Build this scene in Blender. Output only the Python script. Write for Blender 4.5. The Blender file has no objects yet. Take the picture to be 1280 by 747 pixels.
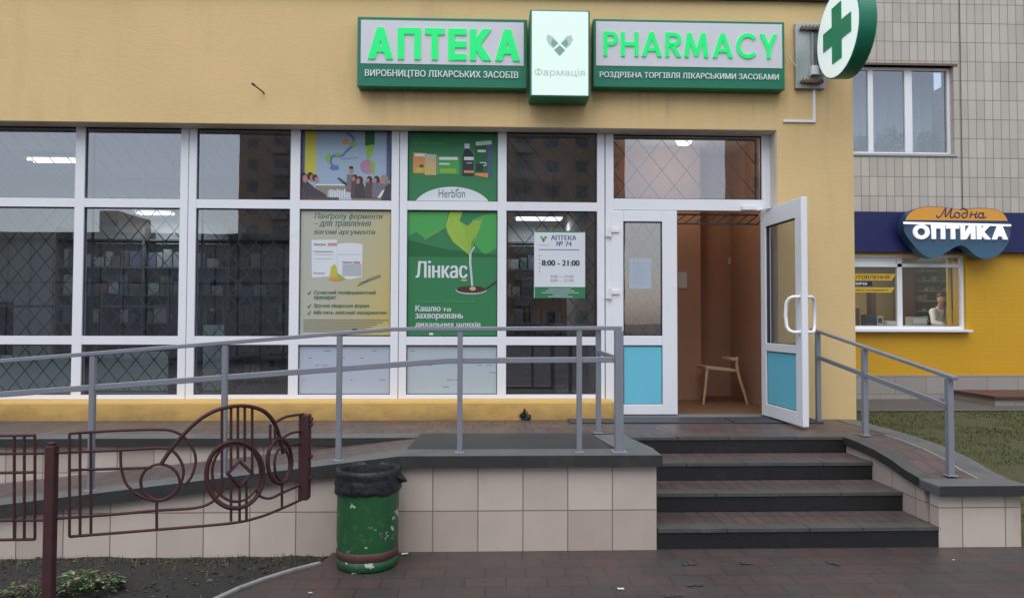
import bpy, bmesh, math, random
from mathutils import Vector, Matrix, noise
R = math.radians
SC = bpy.context.scene
COL = SC.collection
rnd = random.Random(7)

# ------------------------------------------------------------------ camera
F_PX, CX, CY, H = 900.0, 640.0, 373.5, 1.57
YAW, TILT, ROLL = R(2.05), R(1.69), R(0.16)
camd = bpy.data.cameras.new('camera'); cam = bpy.data.objects.new('camera', camd); COL.objects.link(cam)
camd.sensor_width = 36; camd.lens = 36*F_PX/1280; camd.clip_start = .05; camd.clip_end = 1500
RM = Matrix.Rotation(-YAW, 3, 'Z') @ Matrix.Rotation(R(90)+TILT, 3, 'X') @ Matrix.Rotation(ROLL, 3, 'Z')
cam.matrix_world = Matrix.Translation((0, 0, H)) @ RM.to_4x4()
SC.camera = cam
CAMP = Vector((0, 0, H))

# ------------------------------------------------------------------ world, sun, exposure (overcast day)
w = bpy.data.worlds.new('World'); SC.world = w; w.use_nodes = True
nt = w.node_tree; nt.nodes.clear()
sky = nt.nodes.new('ShaderNodeTexSky'); sky.sky_type = 'NISHITA'; sky.sun_disc = False
SUN_EL, SUN_AZ = R(63), R(193)          # behind and to the left of the camera
sky.sun_elevation = SUN_EL; sky.sun_rotation = SUN_AZ; sky.dust_density = 1.5; sky.air_density = 1; sky.ozone_density = 1
hs = nt.nodes.new('ShaderNodeHueSaturation'); hs.inputs['Saturation'].default_value = .55
bgn = nt.nodes.new('ShaderNodeBackground'); bgn.inputs['Strength'].default_value = .14
wo = nt.nodes.new('ShaderNodeOutputWorld')
nt.links.new(sky.outputs[0], hs.inputs['Color']); nt.links.new(hs.outputs[0], bgn.inputs[0]); nt.links.new(bgn.outputs[0], wo.inputs[0])
sd = bpy.data.lights.new('sun', 'SUN'); sd.energy = 1.25; sd.angle = R(70); sd.color = (1, .985, .96)
so = bpy.data.objects.new('sun', sd); COL.objects.link(so)
# the cloud's bright part stands high behind the camera
dirv = Vector((.12, .50, -1.0)).normalized()
so.rotation_euler = dirv.to_track_quat('-Z', 'Y').to_euler()
SC.view_settings.view_transform = 'Standard'; SC.view_settings.look = 'None'
SC.view_settings.gamma = 1; SC.view_settings.exposure = .70
SC.view_settings.use_curve_mapping = False
SC.cycles.use_denoising = True
SC.cycles.max_bounces = 8; SC.cycles.transparent_max_bounces = 12; SC.cycles.sample_clamp_indirect = 4
SC.cycles.caustics_reflective = False; SC.cycles.caustics_refractive = False

# ------------------------------------------------------------------ measuring helpers: a direction met with a real plane
def ray(px, py): return RM @ Vector(((px-CX)/F_PX, -(py-CY)/F_PX, -1))
def at(px, py, Y):
    v = ray(px, py); return CAMP + v*(Y/v.y)
def onz(px, py, z):
    v = ray(px, py); return CAMP + v*((z-H)/v.z)
def dep(px, py, d): return CAMP + ray(px, py)*d
class Plane:
    def __init__(s, Y, px, py): s.Y, s.px, s.py = Y, px, py
    def x(s, px): return at(px, s.py, s.Y).x
    def z(s, py): return at(s.px, py, s.Y).z

# ------------------------------------------------------------------ materials
MATS = {}
def srgb(r, g, b):
    f = lambda c: (c/255/12.92) if c/255 <= .04045 else ((c/255+.055)/1.055)**2.4
    return (f(r), f(g), f(b))
def nodes(name):
    m = bpy.data.materials.new(name); m.use_nodes = True; MATS[name] = m
    t = m.node_tree; b = t.nodes['Principled BSDF']
    return m, t, b
def N(t, ty, **kw):
    n = t.nodes.new(ty)
    for k, v in kw.items():
        if k in n.inputs: n.inputs[k].default_value = v
        else: setattr(n, k, v)
    return n
def c4(c, k=1.0): return (min(c[0]*k, 1), min(c[1]*k, 1), min(c[2]*k, 1), 1)
def mixc(t, fac, a, b, blend='MIX'):
    n = t.nodes.new('ShaderNodeMix'); n.data_type = 'RGBA'; n.blend_type = blend
    for s, v in ((n.inputs[0], fac), (n.inputs[6], a), (n.inputs[7], b)):
        if hasattr(v, 'is_output'): t.links.new(v, s)
        else: s.default_value = v
    return n.outputs[2]
def pos(t, scale=(1, 1, 1), loc=(0, 0, 0), rot=(0, 0, 0)):
    g = t.nodes.new('ShaderNodeNewGeometry'); mp = t.nodes.new('ShaderNodeMapping')
    mp.inputs['Scale'].default_value = scale; mp.inputs['Location'].default_value = loc; mp.inputs['Rotation'].default_value = rot
    t.links.new(g.outputs['Position'], mp.inputs['Vector']); return mp.outputs[0]
def noi(t, vec, scale, detail=4, rough=.55):
    n = N(t, 'ShaderNodeTexNoise', Scale=scale, Detail=detail, Roughness=rough); t.links.new(vec, n.inputs['Vector']); return n.outputs['Fac']
def ramp(t, fac, p0, p1, c0=(0, 0, 0, 1), c1=(1, 1, 1, 1)):
    n = t.nodes.new('ShaderNodeValToRGB'); e = n.color_ramp.elements
    e[0].position, e[1].position = p0, p1; e[0].color, e[1].color = c0, c1
    t.links.new(fac, n.inputs[0]); return n.outputs[0]
def bump(t, b, h, strength, dist=.01, prev=None):
    n = N(t, 'ShaderNodeBump', Strength=strength, Distance=dist); t.links.new(h, n.inputs['Height'])
    if prev: t.links.new(prev, n.inputs['Normal'])
    t.links.new(n.outputs[0], b.inputs['Normal']); return n.outputs[0]

def mat(name, col, rough=.6, var=.12, scale=3, bmp=0, bscale=80, metal=0, spec=.5, emit=0, ecol=None, dirt=None, dirtc=(.05, .045, .04), dscale=1.5, coat=0):
    m, t, b = nodes(name)
    b.inputs['Roughness'].default_value = rough; b.inputs['Metallic'].default_value = metal
    b.inputs['Specular IOR Level'].default_value = spec
    v = pos(t)
    f = noi(t, v, scale, 5)
    c = mixc(t, f, c4(col, 1-var), c4(col, 1+var))
    if dirt:
        d = ramp(t, noi(t, v, dscale, 8, .65), dirt, min(dirt+.25, 1))
        c = mixc(t, d, c, c4(dirtc))
    t.links.new(c, b.inputs['Base Color'])
    if bmp: bump(t, b, noi(t, v, bscale, 3), bmp, .005)
    if coat: b.inputs['Coat Weight'].default_value = coat
    if emit:
        b.inputs['Emission Color'].default_value = c4(ecol or col); b.inputs['Emission Strength'].default_value = emit
    return m

# plaster with a slight trowel grain and faint runs of dirt
def plaster(name, col, streak=.22):
    m, t, b = nodes(name); b.inputs['Roughness'].default_value = .9; b.inputs['Specular IOR Level'].default_value = .2
    v = pos(t)
    c = mixc(t, noi(t, v, 1.2, 5), c4(col, .9), c4(col, 1.08))
    c = mixc(t, ramp(t, noi(t, pos(t, (2.2, 1, .35)), 1.6, 6, .6), .54, .85), c, c4((col[0]*.84, col[1]*.82, col[2]*.84)))
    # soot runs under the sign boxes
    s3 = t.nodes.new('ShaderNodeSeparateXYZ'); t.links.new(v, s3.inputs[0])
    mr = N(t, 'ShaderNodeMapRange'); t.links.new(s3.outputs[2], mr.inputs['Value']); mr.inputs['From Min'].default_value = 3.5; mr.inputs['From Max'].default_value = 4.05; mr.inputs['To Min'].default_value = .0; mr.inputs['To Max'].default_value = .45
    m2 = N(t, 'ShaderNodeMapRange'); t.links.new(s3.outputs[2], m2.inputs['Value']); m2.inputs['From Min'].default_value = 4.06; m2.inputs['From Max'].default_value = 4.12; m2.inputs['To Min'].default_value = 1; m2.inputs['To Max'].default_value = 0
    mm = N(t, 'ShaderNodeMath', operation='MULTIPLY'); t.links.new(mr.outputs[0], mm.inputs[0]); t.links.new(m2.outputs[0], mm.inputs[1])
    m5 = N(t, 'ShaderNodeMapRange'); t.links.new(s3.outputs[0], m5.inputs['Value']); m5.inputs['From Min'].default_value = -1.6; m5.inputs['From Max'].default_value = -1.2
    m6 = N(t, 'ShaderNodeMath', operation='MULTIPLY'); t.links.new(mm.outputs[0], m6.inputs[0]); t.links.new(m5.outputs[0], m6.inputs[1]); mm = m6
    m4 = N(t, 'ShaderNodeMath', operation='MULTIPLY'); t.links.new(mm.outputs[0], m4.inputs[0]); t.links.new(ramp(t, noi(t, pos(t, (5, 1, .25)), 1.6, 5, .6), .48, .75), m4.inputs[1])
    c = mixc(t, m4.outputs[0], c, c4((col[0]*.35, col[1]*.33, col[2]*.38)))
    t.links.new(c, b.inputs['Base Color'])
    n1 = bump(t, b, noi(t, pos(t, (12, 12, 38)), 1, 5, .6), .35, .006)
    bump(t, b, noi(t, v, 150, 2), .25, .002, n1)
    return m
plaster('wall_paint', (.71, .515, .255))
plaster('reveal_paint', (.66, .62, .55))
m, t, b = nodes('plinth_paint'); b.inputs['Roughness'].default_value = .8
v = pos(t); c = mixc(t, noi(t, v, 2, 5), c4((.56, .35, .105)), c4((.64, .41, .13)))
zz = t.nodes.new('ShaderNodeSeparateXYZ'); t.links.new(v, zz.inputs[0])
# splash dirt: a ragged band of mud near the paving
md = N(t, 'ShaderNodeMath', operation='MULTIPLY_ADD'); md.inputs[1].default_value = -1.5; md.inputs[2].default_value = .88
t.links.new(zz.outputs[2], md.inputs[0])
ad = N(t, 'ShaderNodeMath', operation='MULTIPLY_ADD'); ad.inputs[1].default_value = 1.0; t.links.new(noi(t, pos(t, (1.2, 1, 2)), 1.5, 8, .7), ad.inputs[0]); t.links.new(md.outputs[0], ad.inputs[2])
c = mixc(t, ramp(t, ad.outputs[0], .30, .80), c, c4((.20, .12, .05)))
t.links.new(c, b.inputs['Base Color']); bump(t, b, noi(t, v, 50, 4), .4, .006)

mat('upvc', (.78, .80, .84), .35, .04, 2, dirt=.62, dirtc=(.55, .55, .56))
mat('gasket', (.03, .03, .035), .6)
mat('flashing', (.035, .03, .03), .5)
mat('blue_panel', (.15, .53, .68), .4, .06, 2)
mat('white_plastic', (.8, .8, .82), .3, .03)
mat('int_wall', (.58, .59, .58), .8, .06)
mat('int_ceiling', (.7, .7, .7), .8, .03)
mat('int_floor', (.20, .17, .15), .4, .1)
mat('vest_wall', (.45, .26, .175), .75, .10, 4)
mat('vest_floor', (.20, .11, .06), .5, .15, 12)
mat('pale_green', (.46, .55, .49), .6, .08)
mat('dark_shelf', (.12, .115, .11), .6)
mat('wood_light', (.62, .42, .28), .45, .2, 20)
mat('black_metal', (.06, .06, .06), .5)
mat('rail_paint', (.25, .265, .305), .42, .10, 9, metal=.3, dirt=.66, dirtc=(.14, .12, .11), dscale=9)
mat('maroon', (.050, .013, .014), .7, .35, 14, bmp=.25, bscale=110, dirt=.66, dirtc=(.03, .015, .012), dscale=12)
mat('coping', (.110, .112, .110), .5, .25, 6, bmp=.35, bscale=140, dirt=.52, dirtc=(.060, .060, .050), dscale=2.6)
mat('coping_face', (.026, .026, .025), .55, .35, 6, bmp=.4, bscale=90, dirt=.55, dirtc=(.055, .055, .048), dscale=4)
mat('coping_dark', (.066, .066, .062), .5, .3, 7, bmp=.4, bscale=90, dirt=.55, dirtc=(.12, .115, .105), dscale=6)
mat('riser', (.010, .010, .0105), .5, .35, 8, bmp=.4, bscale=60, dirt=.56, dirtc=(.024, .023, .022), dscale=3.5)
mat('grey_slab', (.034, .0325, .035), .62, .25, 5, bmp=.3, bscale=160, dirt=.62, dirtc=(.035, .03, .03), dscale=4)
mat('rubber', (.045, .050, .058), .55, .2, 30, bmp=.6, bscale=220)
mat('pale_joint', (.25, .23, .20), .8, .2, 10)
mat('soil', (.021, .019, .0175), .85, .4, 5, bmp=.6, bscale=30)
mat('asphalt', (.045, .045, .046), .7, .2, 20, bmp=.4, bscale=120)
mat('path_grey', (.085, .08, .078), .75, .2, 5, bmp=.3, bscale=60)
mat('kerb_white', (.27, .265, .25), .75, .3, 9, dirt=.55, dirtc=(.09, .08, .07), dscale=8)
mat('steel_plate', (.40, .42, .43), .38, .12, 5, metal=.6)
mat('rust', (.16, .10, .07), .7, .4, 40)
mat('sign_green', (.004, .175, .095), .4, .05)
mat('sign_white', (.66, .66, .72), .4, .03)
mat('neon', (.0, .5, .14), .4, .02, emit=.26, ecol=(.0, 1.0, .20))
mat('text_white', (.72, .82, .80), .5, .02)
mat('lightbox', (.66, .80, .73), .4, .0, emit=.20, ecol=(.80, 1.0, .90))
mat('lightbox_cross', (.85, .95, .9), .4, .0, emit=.20, ecol=(.93, 1.0, .96))
mat('cross_green', (.003, .20, .10), .4, .03, emit=.05, ecol=(.0, .5, .22))
mat('emblem_a', (.22, .42, .32), .5, .02, emit=.03, ecol=(.3, .55, .42))
mat('emblem_b', (.48, .64, .56), .5, .02, emit=.06, ecol=(.4, .65, .52))
mat('optic_letter', (.85, .87, .85), .4, .0, emit=.30, ecol=(.95, 1.0, .97))
mat('optic_navy', (.015, .028, .13), .45, .06)
mat('optic_orange', (.72, .33, .035), .45, .06)
mat('fascia_blue', (.004, .007, .085), .5, .15, 1.5)
mat('dark_ink', (.03, .035, .05), .5, 0)
mat('brown_curtain', (.12, .035, .02), .8)
mat('bag', (.009, .010, .013), .48, .2, 20, bmp=.9, bscale=42)
mat('paper', (.62, .66, .72), .7, .05)
mat('litter_white', (.6, .6, .6), .7, .05)
mat('leaf_green', (.06, .11, .02), .5, .5, 12)
mat('leaf_pale', (.22, .25, .17), .5, .4, 14)
mat('leaf_brown', (.085, .055, .035), .7, .5, 20)
mat('grass', (.070, .098, .016), .75, .45, 2.2)
mat('grass_dry', (.105, .085, .028), .75, .4, 3)
mat('lawn_soil', (.055, .058, .02), .9, .35, 6, bmp=.6)
mat('tube_light', (1, 1, 1), .4, 0, emit=1.6, ecol=(.92, .97, 1))
mat('warm_light', (1, 1, 1), .4, 0, emit=1.5, ecol=(1, .85, .65))
mat('sheer', (.42, .46, .47), .8, .03)
mat('rack_back', (.16, .12, .06), .6); mat('rack_shelf', (.62, .45, .13), .5)
mat('skin', (.55, .30, .22), .5, .05); mat('hair', (.06, .02, .012), .5); mat('coat_white', (.72, .72, .74), .7, .05)
mat('shop_wall', (.34, .25, .08), .7, .1); mat('shop_dark', (.05, .045, .04), .6); mat('yellow_strip', (.60, .40, .03), .5)
mat('navy_cloth', (.02, .025, .08), .8)

# green bin paint with flaked-off patches
m, t, b = nodes('bin_paint'); b.inputs['Roughness'].default_value = .45
v = pos(t); c = mixc(t, noi(t, v, 6, 6), c4((.006, .058, .018)), c4((.016, .115, .034)))
c = mixc(t, ramp(t, noi(t, v, 11, 4, .55), .635, .65), c, c4((.40, .42, .38)))
c = mixc(t, ramp(t, noi(t, v, 26, 4, .6), .60, .68), c, c4((.08, .10, .06)))
c = mixc(t, ramp(t, noi(t, v, 4, 8, .7), .6, .8), c, c4((.03, .04, .02)))
t.links.new(c, b.inputs['Base Color']); bump(t, b, noi(t, v, 16, 4), .35, .01)
m, t, b = nodes('bin_red'); b.inputs['Roughness'].default_value = .5
v = pos(t); c = mixc(t, noi(t, v, 14, 6), c4((.065, .022, .02)), c4((.10, .04, .036)))
c = mixc(t, ramp(t, noi(t, v, 9, 6, .7), .55, .7), c, c4((.07, .06, .05))); t.links.new(c, b.inputs['Base Color'])

# window glass: a clear pane that mirrors the street
def glass(name, ior, tint=(.86, .9, .9)):
    m, t, b = nodes(name); t.nodes.remove(b)
    tr = N(t, 'ShaderNodeBsdfTransparent'); tr.inputs[0].default_value = c4(tint)
    gl = N(t, 'ShaderNodeBsdfGlossy', Roughness=.0); gl.inputs[0].default_value = (.95, .97, 1, 1)
    mx = N(t, 'ShaderNodeMixShader'); lw = N(t, 'ShaderNodeLayerWeight', Blend=.5)
    pw = N(t, 'ShaderNodeMath', operation='POWER'); pw.inputs[1].default_value = 5; t.links.new(lw.outputs['Facing'], pw.inputs[0])
    fr = N(t, 'ShaderNodeMath', operation='MULTIPLY_ADD'); fr.inputs[1].default_value = 1-ior; fr.inputs[2].default_value = ior; t.links.new(pw.outputs[0], fr.inputs[0])
    nn = bump(t, type('x', (), {'inputs': {'Normal': gl.inputs['Normal']}}), noi(t, pos(t), .9, 2), .004, .2)
    t.links.new(fr.outputs[0], mx.inputs[0]); t.links.new(tr.outputs[0], mx.inputs[1]); t.links.new(gl.outputs[0], mx.inputs[2])
    t.links.new(mx.outputs[0], t.nodes['Material Output'].inputs[0])
glass('glass', .205, (.64, .69, .74)); glass('glass_clear', .05)

# brick-texture based materials
def brickmat(name, c1, c2, mortar, bw, rh, msize, offset=.5, axes='XY', loc=(0, 0, 0), rough=.6, var=.2, nscale=6, bmp=.5, stain=None, wet=False, squash=1, rotz=0, sqf=2, splash=False):
    m, t, b = nodes(name); v = pos(t)
    s = t.nodes.new('ShaderNodeSeparateXYZ'); t.links.new(v, s.inputs[0])
    cb = t.nodes.new('ShaderNodeCombineXYZ')
    idx = {'X': 0, 'Y': 1, 'Z': 2}
    t.links.new(s.outputs[idx[axes[0]]], cb.inputs[0]); t.links.new(s.outputs[idx[axes[1]]], cb.inputs[1])
    mp = t.nodes.new('ShaderNodeMapping'); mp.inputs['Location'].default_value = loc; mp.inputs['Rotation'].default_value = (0, 0, rotz); t.links.new(cb.outputs[0], mp.inputs[0])
    k = N(t, 'ShaderNodeTexBrick', offset=offset, offset_frequency=2, squash=squash, squash_frequency=sqf)
    k.inputs['Scale'].default_value = 1; k.inputs['Mortar Size'].default_value = msize; k.inputs['Mortar Smooth'].default_value = .15
    k.inputs['Brick Width'].default_value = bw; k.inputs['Row Height'].default_value = rh; k.inputs['Bias'].default_value = 0
    k.inputs['Color1'].default_value = c4(c1); k.inputs['Color2'].default_value = c4(c2); k.inputs['Mortar'].default_value = c4(mortar)
    t.links.new(mp.outputs[0], k.inputs['Vector'])
    f = noi(t, v, nscale, 6, .6)
    c = mixc(t, f, c4((1-var*1.2,)*3), c4((min(1+var, 1.0),)*3))
    c = mixc(t, 1.0, k.outputs['Color'], c, 'MULTIPLY')
    if stain:
        c = mixc(t, ramp(t, noi(t, pos(t, stain[3] if len(stain) > 3 else (1, 1, 1)), stain[1], 7, .65), stain[0], stain[0]+.25), c, c4(stain[2]))
    t.links.new(c, b.inputs['Base Color'])
    if splash:   # faint pinkish marbling of the tiles
        c = mixc(t, ramp(t, noi(t, pos(t, (2.2, 1, 3.2), rot=(0, .6, 0)), 2.4, 8, .72), .50, .72), c, c4((.50, .37, .30)))
        ad = N(t, 'ShaderNodeMath', operation='MULTIPLY_ADD'); ad.inputs[1].default_value = -2.0; t.links.new(s.outputs[2], ad.inputs[0]); t.links.new(noi(t, pos(t, (1.5, 1, 1)), 2.2, 7, .65), ad.inputs[2])
        c = mixc(t, ramp(t, ad.outputs[0], .26, .80), c, c4((.20, .16, .125)))
    b.inputs['Roughness'].default_value = rough
    if wet:
        rr = ramp(t, noi(t, v, 1.1, 5, .6), .35, .7, (.34, .34, .34, 1), (.66, .66, .66, 1)); t.links.new(rr, b.inputs['Roughness'])
    n1 = bump(t, b, k.outputs['Fac'], -bmp, .006)
    bump(t, b, noi(t, v, 90, 3), .25, .003, n1)
    return m
brickmat('pavers', (.098, .060, .056), (.068, .060, .056), (.048, .042, .039), .25, .165, .006, var=.45, nscale=3.2, stain=(.56, 1.6, (.045, .036, .032)), wet=True)
brickmat('pavers_top', (.140, .092, .084), (.098, .078, .073), (.05, .042, .036), .125, .25, .006, offset=.5, var=.3, nscale=4, stain=(.58, 2, (.06, .045, .04)), wet=True)
brickmat('tread_pavers', (.125, .080, .074), (.085, .068, .062), (.045, .036, .032), .105, .21, .006, offset=0, var=.35, nscale=5, stain=(.52, 2.5, (.05, .042, .036)), wet=True)
GX0 = at(821, 640, 4.95).x
brickmat('beige_tile', (.64, .55, .475), (.47, .385, .33), (.20, .17, .15), .307, .30, .004, offset=0, axes='XZ', loc=(-GX0+.307*40, -.273+.3*4, 0), rough=.4, var=.18, nscale=4.5, bmp=.3, stain=(.58, 2.2, (.36, .30, .25), (1, 1, .5)), splash=True)
brickmat('beige_tile_side', (.58, .49, .42), (.48, .40, .34), (.22, .19, .165), .307, .30, .004, offset=0, axes='YZ', loc=(0, -.273+.3*4, 0), rough=.4, var=.18, nscale=4.5, bmp=.3)
brickmat('facade_tile', (.56, .51, .445), (.47, .425, .37), (.19, .165, .14), .150, .345, .006, offset=0, axes='XZ', loc=(0, .02, 0), rough=.5, var=.14, nscale=1.2, bmp=.3, stain=(.58, 1.3, (.33, .30, .26), (1.5, 1, .4)))
brickmat('plinth_tile', (.36, .33, .30), (.32, .29, .26), (.2, .18, .16), .55, .30, .006, offset=.5, axes='XZ', rough=.6, var=.15, bmp=.2)
brickmat('orange_brick', (.66, .36, .010), (.65, .353, .010), (.61, .33, .010), .255, .075, .006, axes='XZ', rough=.6, var=.12, nscale=1.5, bmp=.18)
brickmat('tower_brick', (.52, .29, .17), (.46, .26, .15), (.40, .26, .19), .25, .08, .01, axes='XZ', var=.15, bmp=.1)
brickmat('dark_shed', (.44, .45, .44), (.34, .36, .36), (.02, .02, .02), .9, 3, .03, offset=0, axes='XZ', var=.2, bmp=.3)
mat('tower_window', (.05, .06, .07), .15, .2); mat('tower_balcony', (.32, .26, .22), .7, .15)

# optic sign lens print, darker towards its upper edge in the print itself
m, t, b = nodes('optic_lens'); b.inputs['Roughness'].default_value = .35
tc = t.nodes.new('ShaderNodeTexCoord'); s = t.nodes.new('ShaderNodeSeparateXYZ'); t.links.new(tc.outputs['Generated'], s.inputs[0])
t.links.new(ramp(t, s.outputs[2], .05, .75, c4((.035, .115, .20)), c4((.025, .05, .12))), b.inputs['Base Color'])

# ------------------------------------------------------------------ mesh builder
ORG = {}
class MB:
    def __init__(s): s.v = []; s.f = []; s.m = []; s.mats = []; s.smooth = []
    def mi(s, m):
        if m not in s.mats: s.mats.append(m)
        return s.mats.index(m)
    def add(s, vs, fs, m, smooth=False):
        o = len(s.v); s.v += [Vector(v) for v in vs]; k = s.mi(m)
        for f in fs: s.f.append([i+o for i in f]); s.m.append(k); s.smooth.append(smooth)
        return s
    def box(s, x0, x1, y0, y1, z0, z1, m):
        x0, x1 = sorted((x0, x1)); y0, y1 = sorted((y0, y1)); z0, z1 = sorted((z0, z1))
        vs = [(x, y, z) for x in (x0, x1) for y in (y0, y1) for z in (z0, z1)]
        return s.add(vs, [(0, 1, 3, 2), (4, 6, 7, 5), (0, 4, 5, 1), (2, 3, 7, 6), (0, 2, 6, 4), (1, 5, 7, 3)], m)
    def prism(s, pts, axis, a, b, m, smooth=False, capm=None):
        # polygon extruded along an axis: pts are the two other coordinates in order
        n = len(pts)
        def mk(p, q): return {'Y': (p[0], q, p[1]), 'X': (q, p[0], p[1]), 'Z': (p[0], p[1], q)}[axis]
        vs = [mk(p, a) for p in pts]+[mk(p, b) for p in pts]
        s.add(vs, [list(range(n))], capm or m); s.add(vs, [list(range(2*n-1, n-1, -1))], m)
        s.add(vs, [(i, (i+1) % n, n+(i+1) % n, n+i) for i in range(n)], m, smooth); return s
    def bar(s, p, q, w, h, m, up=(0, 0, 1)):
        p, q = Vector(p), Vector(q); d = (q-p).normalized(); u = Vector(up)
        if abs(d.dot(u)) > .98: u = Vector((0, 1, 0))
        r = d.cross(u).normalized()*w/2; u = r.cross(d).normalized()*h/2
        vs = [c+a+b for c in (p, q) for a, b in ((-r, -u), (r, -u), (r, u), (-r, u))]
        return s.add(vs, [(3, 2, 1, 0), (4, 5, 6, 7), (0, 1, 5, 4), (1, 2, 6, 5), (2, 3, 7, 6), (3, 0, 4, 7)], m)
    def tube(s, pts, r, m, n=8, closed=False, cap=True):
        pts = [Vector(p) for p in pts]; k = len(pts); vs = []; prev = None
        for i, p in enumerate(pts):
            a = pts[(i-1) % k] if (closed or i > 0) else p; c = pts[(i+1) % k] if (closed or i < k-1) else p
            d = (c-a).normalized()
            if prev is None:
                u = Vector((0, 0, 1)) if abs(d.z) < .9 else Vector((0, 1, 0)); x = d.cross(u).normalized()
            else: x = (prev-d*prev.dot(d)).normalized()
            prev = x; y = d.cross(x); rr = r[i] if isinstance(r, (list, tuple)) else r
            for j in range(n):
                an = 2*math.pi*j/n; vs.append(p+x*rr*math.cos(an)+y*rr*math.sin(an))
        fs = []
        for i in range(k if closed else k-1):
            for j in range(n):
                a, b2 = i*n, ((i+1) % k)*n; fs.append((a+j, a+(j+1) % n, b2+(j+1) % n, b2+j))
        s.add(vs, fs, m, True)
        if cap and not closed: s.add(vs[:n], [list(range(n-1, -1, -1))], m); s.add(vs[-n:], [list(range(n))], m)
        return s
    def lathe(s, prof, c, m, n=40, fn=None, smooth=True):
        vs = []; k = len(prof)
        for i, (r, z) in enumerate(prof):
            for j in range(n):
                a = 2*math.pi*j/n; rr, zz = (r, z) if fn is None else fn(r, z, a, i)
                vs.append((c[0]+rr*math.cos(a), c[1]+rr*math.sin(a), c[2]+zz))
        return s.add(vs, [(i*n+j, i*n+(j+1) % n, (i+1)*n+(j+1) % n, (i+1)*n+j) for i in range(k-1) for j in range(n)], m, smooth)
    def poly(s, pts, m): return s.add(pts, [list(range(len(pts)))], m)
    def grid(s, fn, nu, nv, m, smooth=True):
        vs = [fn(i/nu, j/nv) for j in range(nv+1) for i in range(nu+1)]
        return s.add(vs, [(j*(nu+1)+i, j*(nu+1)+i+1, (j+1)*(nu+1)+i+1, (j+1)*(nu+1)+i) for j in range(nv) for i in range(nu)], m, smooth)
    def transform(s, fn): s.v = [Vector(fn(v)) for v in s.v]; return s
    def build(s, name, parent=None, bevel=0, origin=None):
        if parent is not None: o = ORG[parent.name]
        elif origin is not None: o = Vector(origin)
        else:
            xs = [v.x for v in s.v]; ys = [v.y for v in s.v]; zs = [v.z for v in s.v]
            o = Vector(((min(xs)+max(xs))/2, (min(ys)+max(ys))/2, min(zs)))
        me = bpy.data.meshes.new(name); me.from_pydata([v-o for v in s.v], [], s.f)
        for mm in s.mats: me.materials.append(MATS[mm])
        me.polygons.foreach_set('material_index', s.m); me.polygons.foreach_set('use_smooth', s.smooth); me.update()
        ob = bpy.data.objects.new(name, me); COL.objects.link(ob)
        if parent is not None: ob.parent = parent
        else: ob.location = o
        ORG[ob.name] = o
        if bevel:
            bv = ob.modifiers.new('bevel', 'BEVEL'); bv.width = bevel; bv.segments = 2; bv.limit_method = 'ANGLE'; bv.angle_limit = R(50)
        return ob
def thing(name, label, cat, loc, group=None):
    o = bpy.data.objects.new(name, None); COL.objects.link(o); o.location = loc; o.empty_display_size = .1
    ORG[o.name] = Vector(loc); return tag(o, label, cat, group)
def tag(o, label, cat, group=None):
    o['label'] = label; o['category'] = cat
    if group: o['group'] = group
    return o
def struct(o, label=None): o['kind'] = 'structure'; return o
def stuff(o): o['kind'] = 'stuff'; return o

# lettering: real letter outlines fitted to a rectangle; returns verts in (u,v,w) and faces
_tc = {}
def outlines(text_):
    # closed outline loops of the letters: each outer loop with its own holes
    if text_ in _tc: return _tc[text_]
    c = bpy.data.curves.new('lettering', 'FONT'); c.body = text_; c.fill_mode = 'NONE'; c.resolution_u = 4
    o = bpy.data.objects.new('lettering', c); COL.objects.link(o)
    dg = bpy.context.evaluated_depsgraph_get(); dg.update()
    me = bpy.data.meshes.new_from_object(o.evaluated_get(dg))
    nb = {}
    for e in me.edges:
        for i, j in (e.vertices, reversed(e.vertices)): nb.setdefault(i, []).append(j)
    seen, loops = set(), []
    for v0 in range(len(me.vertices)):
        if v0 in seen or v0 not in nb: continue
        lp_, prev, cur = [], None, v0
        nxt = v0+1 if v0+1 in nb[v0] else nb[v0][0]
        while cur not in seen:
            seen.add(cur); lp_.append(cur)
            prev, cur = cur, nxt
            cand = [q for q in nb.get(cur, []) if q != prev]
            nxt = cand[0] if cand else v0
        pts_ = [me.vertices[i].co.xy.copy() for i in lp_]
        pts_ = [p for i, p in enumerate(pts_) if (p-pts_[i-1]).length > 1e-5]
        if len(pts_) > 2: loops.append(pts_)
    bpy.data.objects.remove(o); bpy.data.curves.remove(c); bpy.data.meshes.remove(me)
    _tc[text_] = loops; return loops
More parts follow.
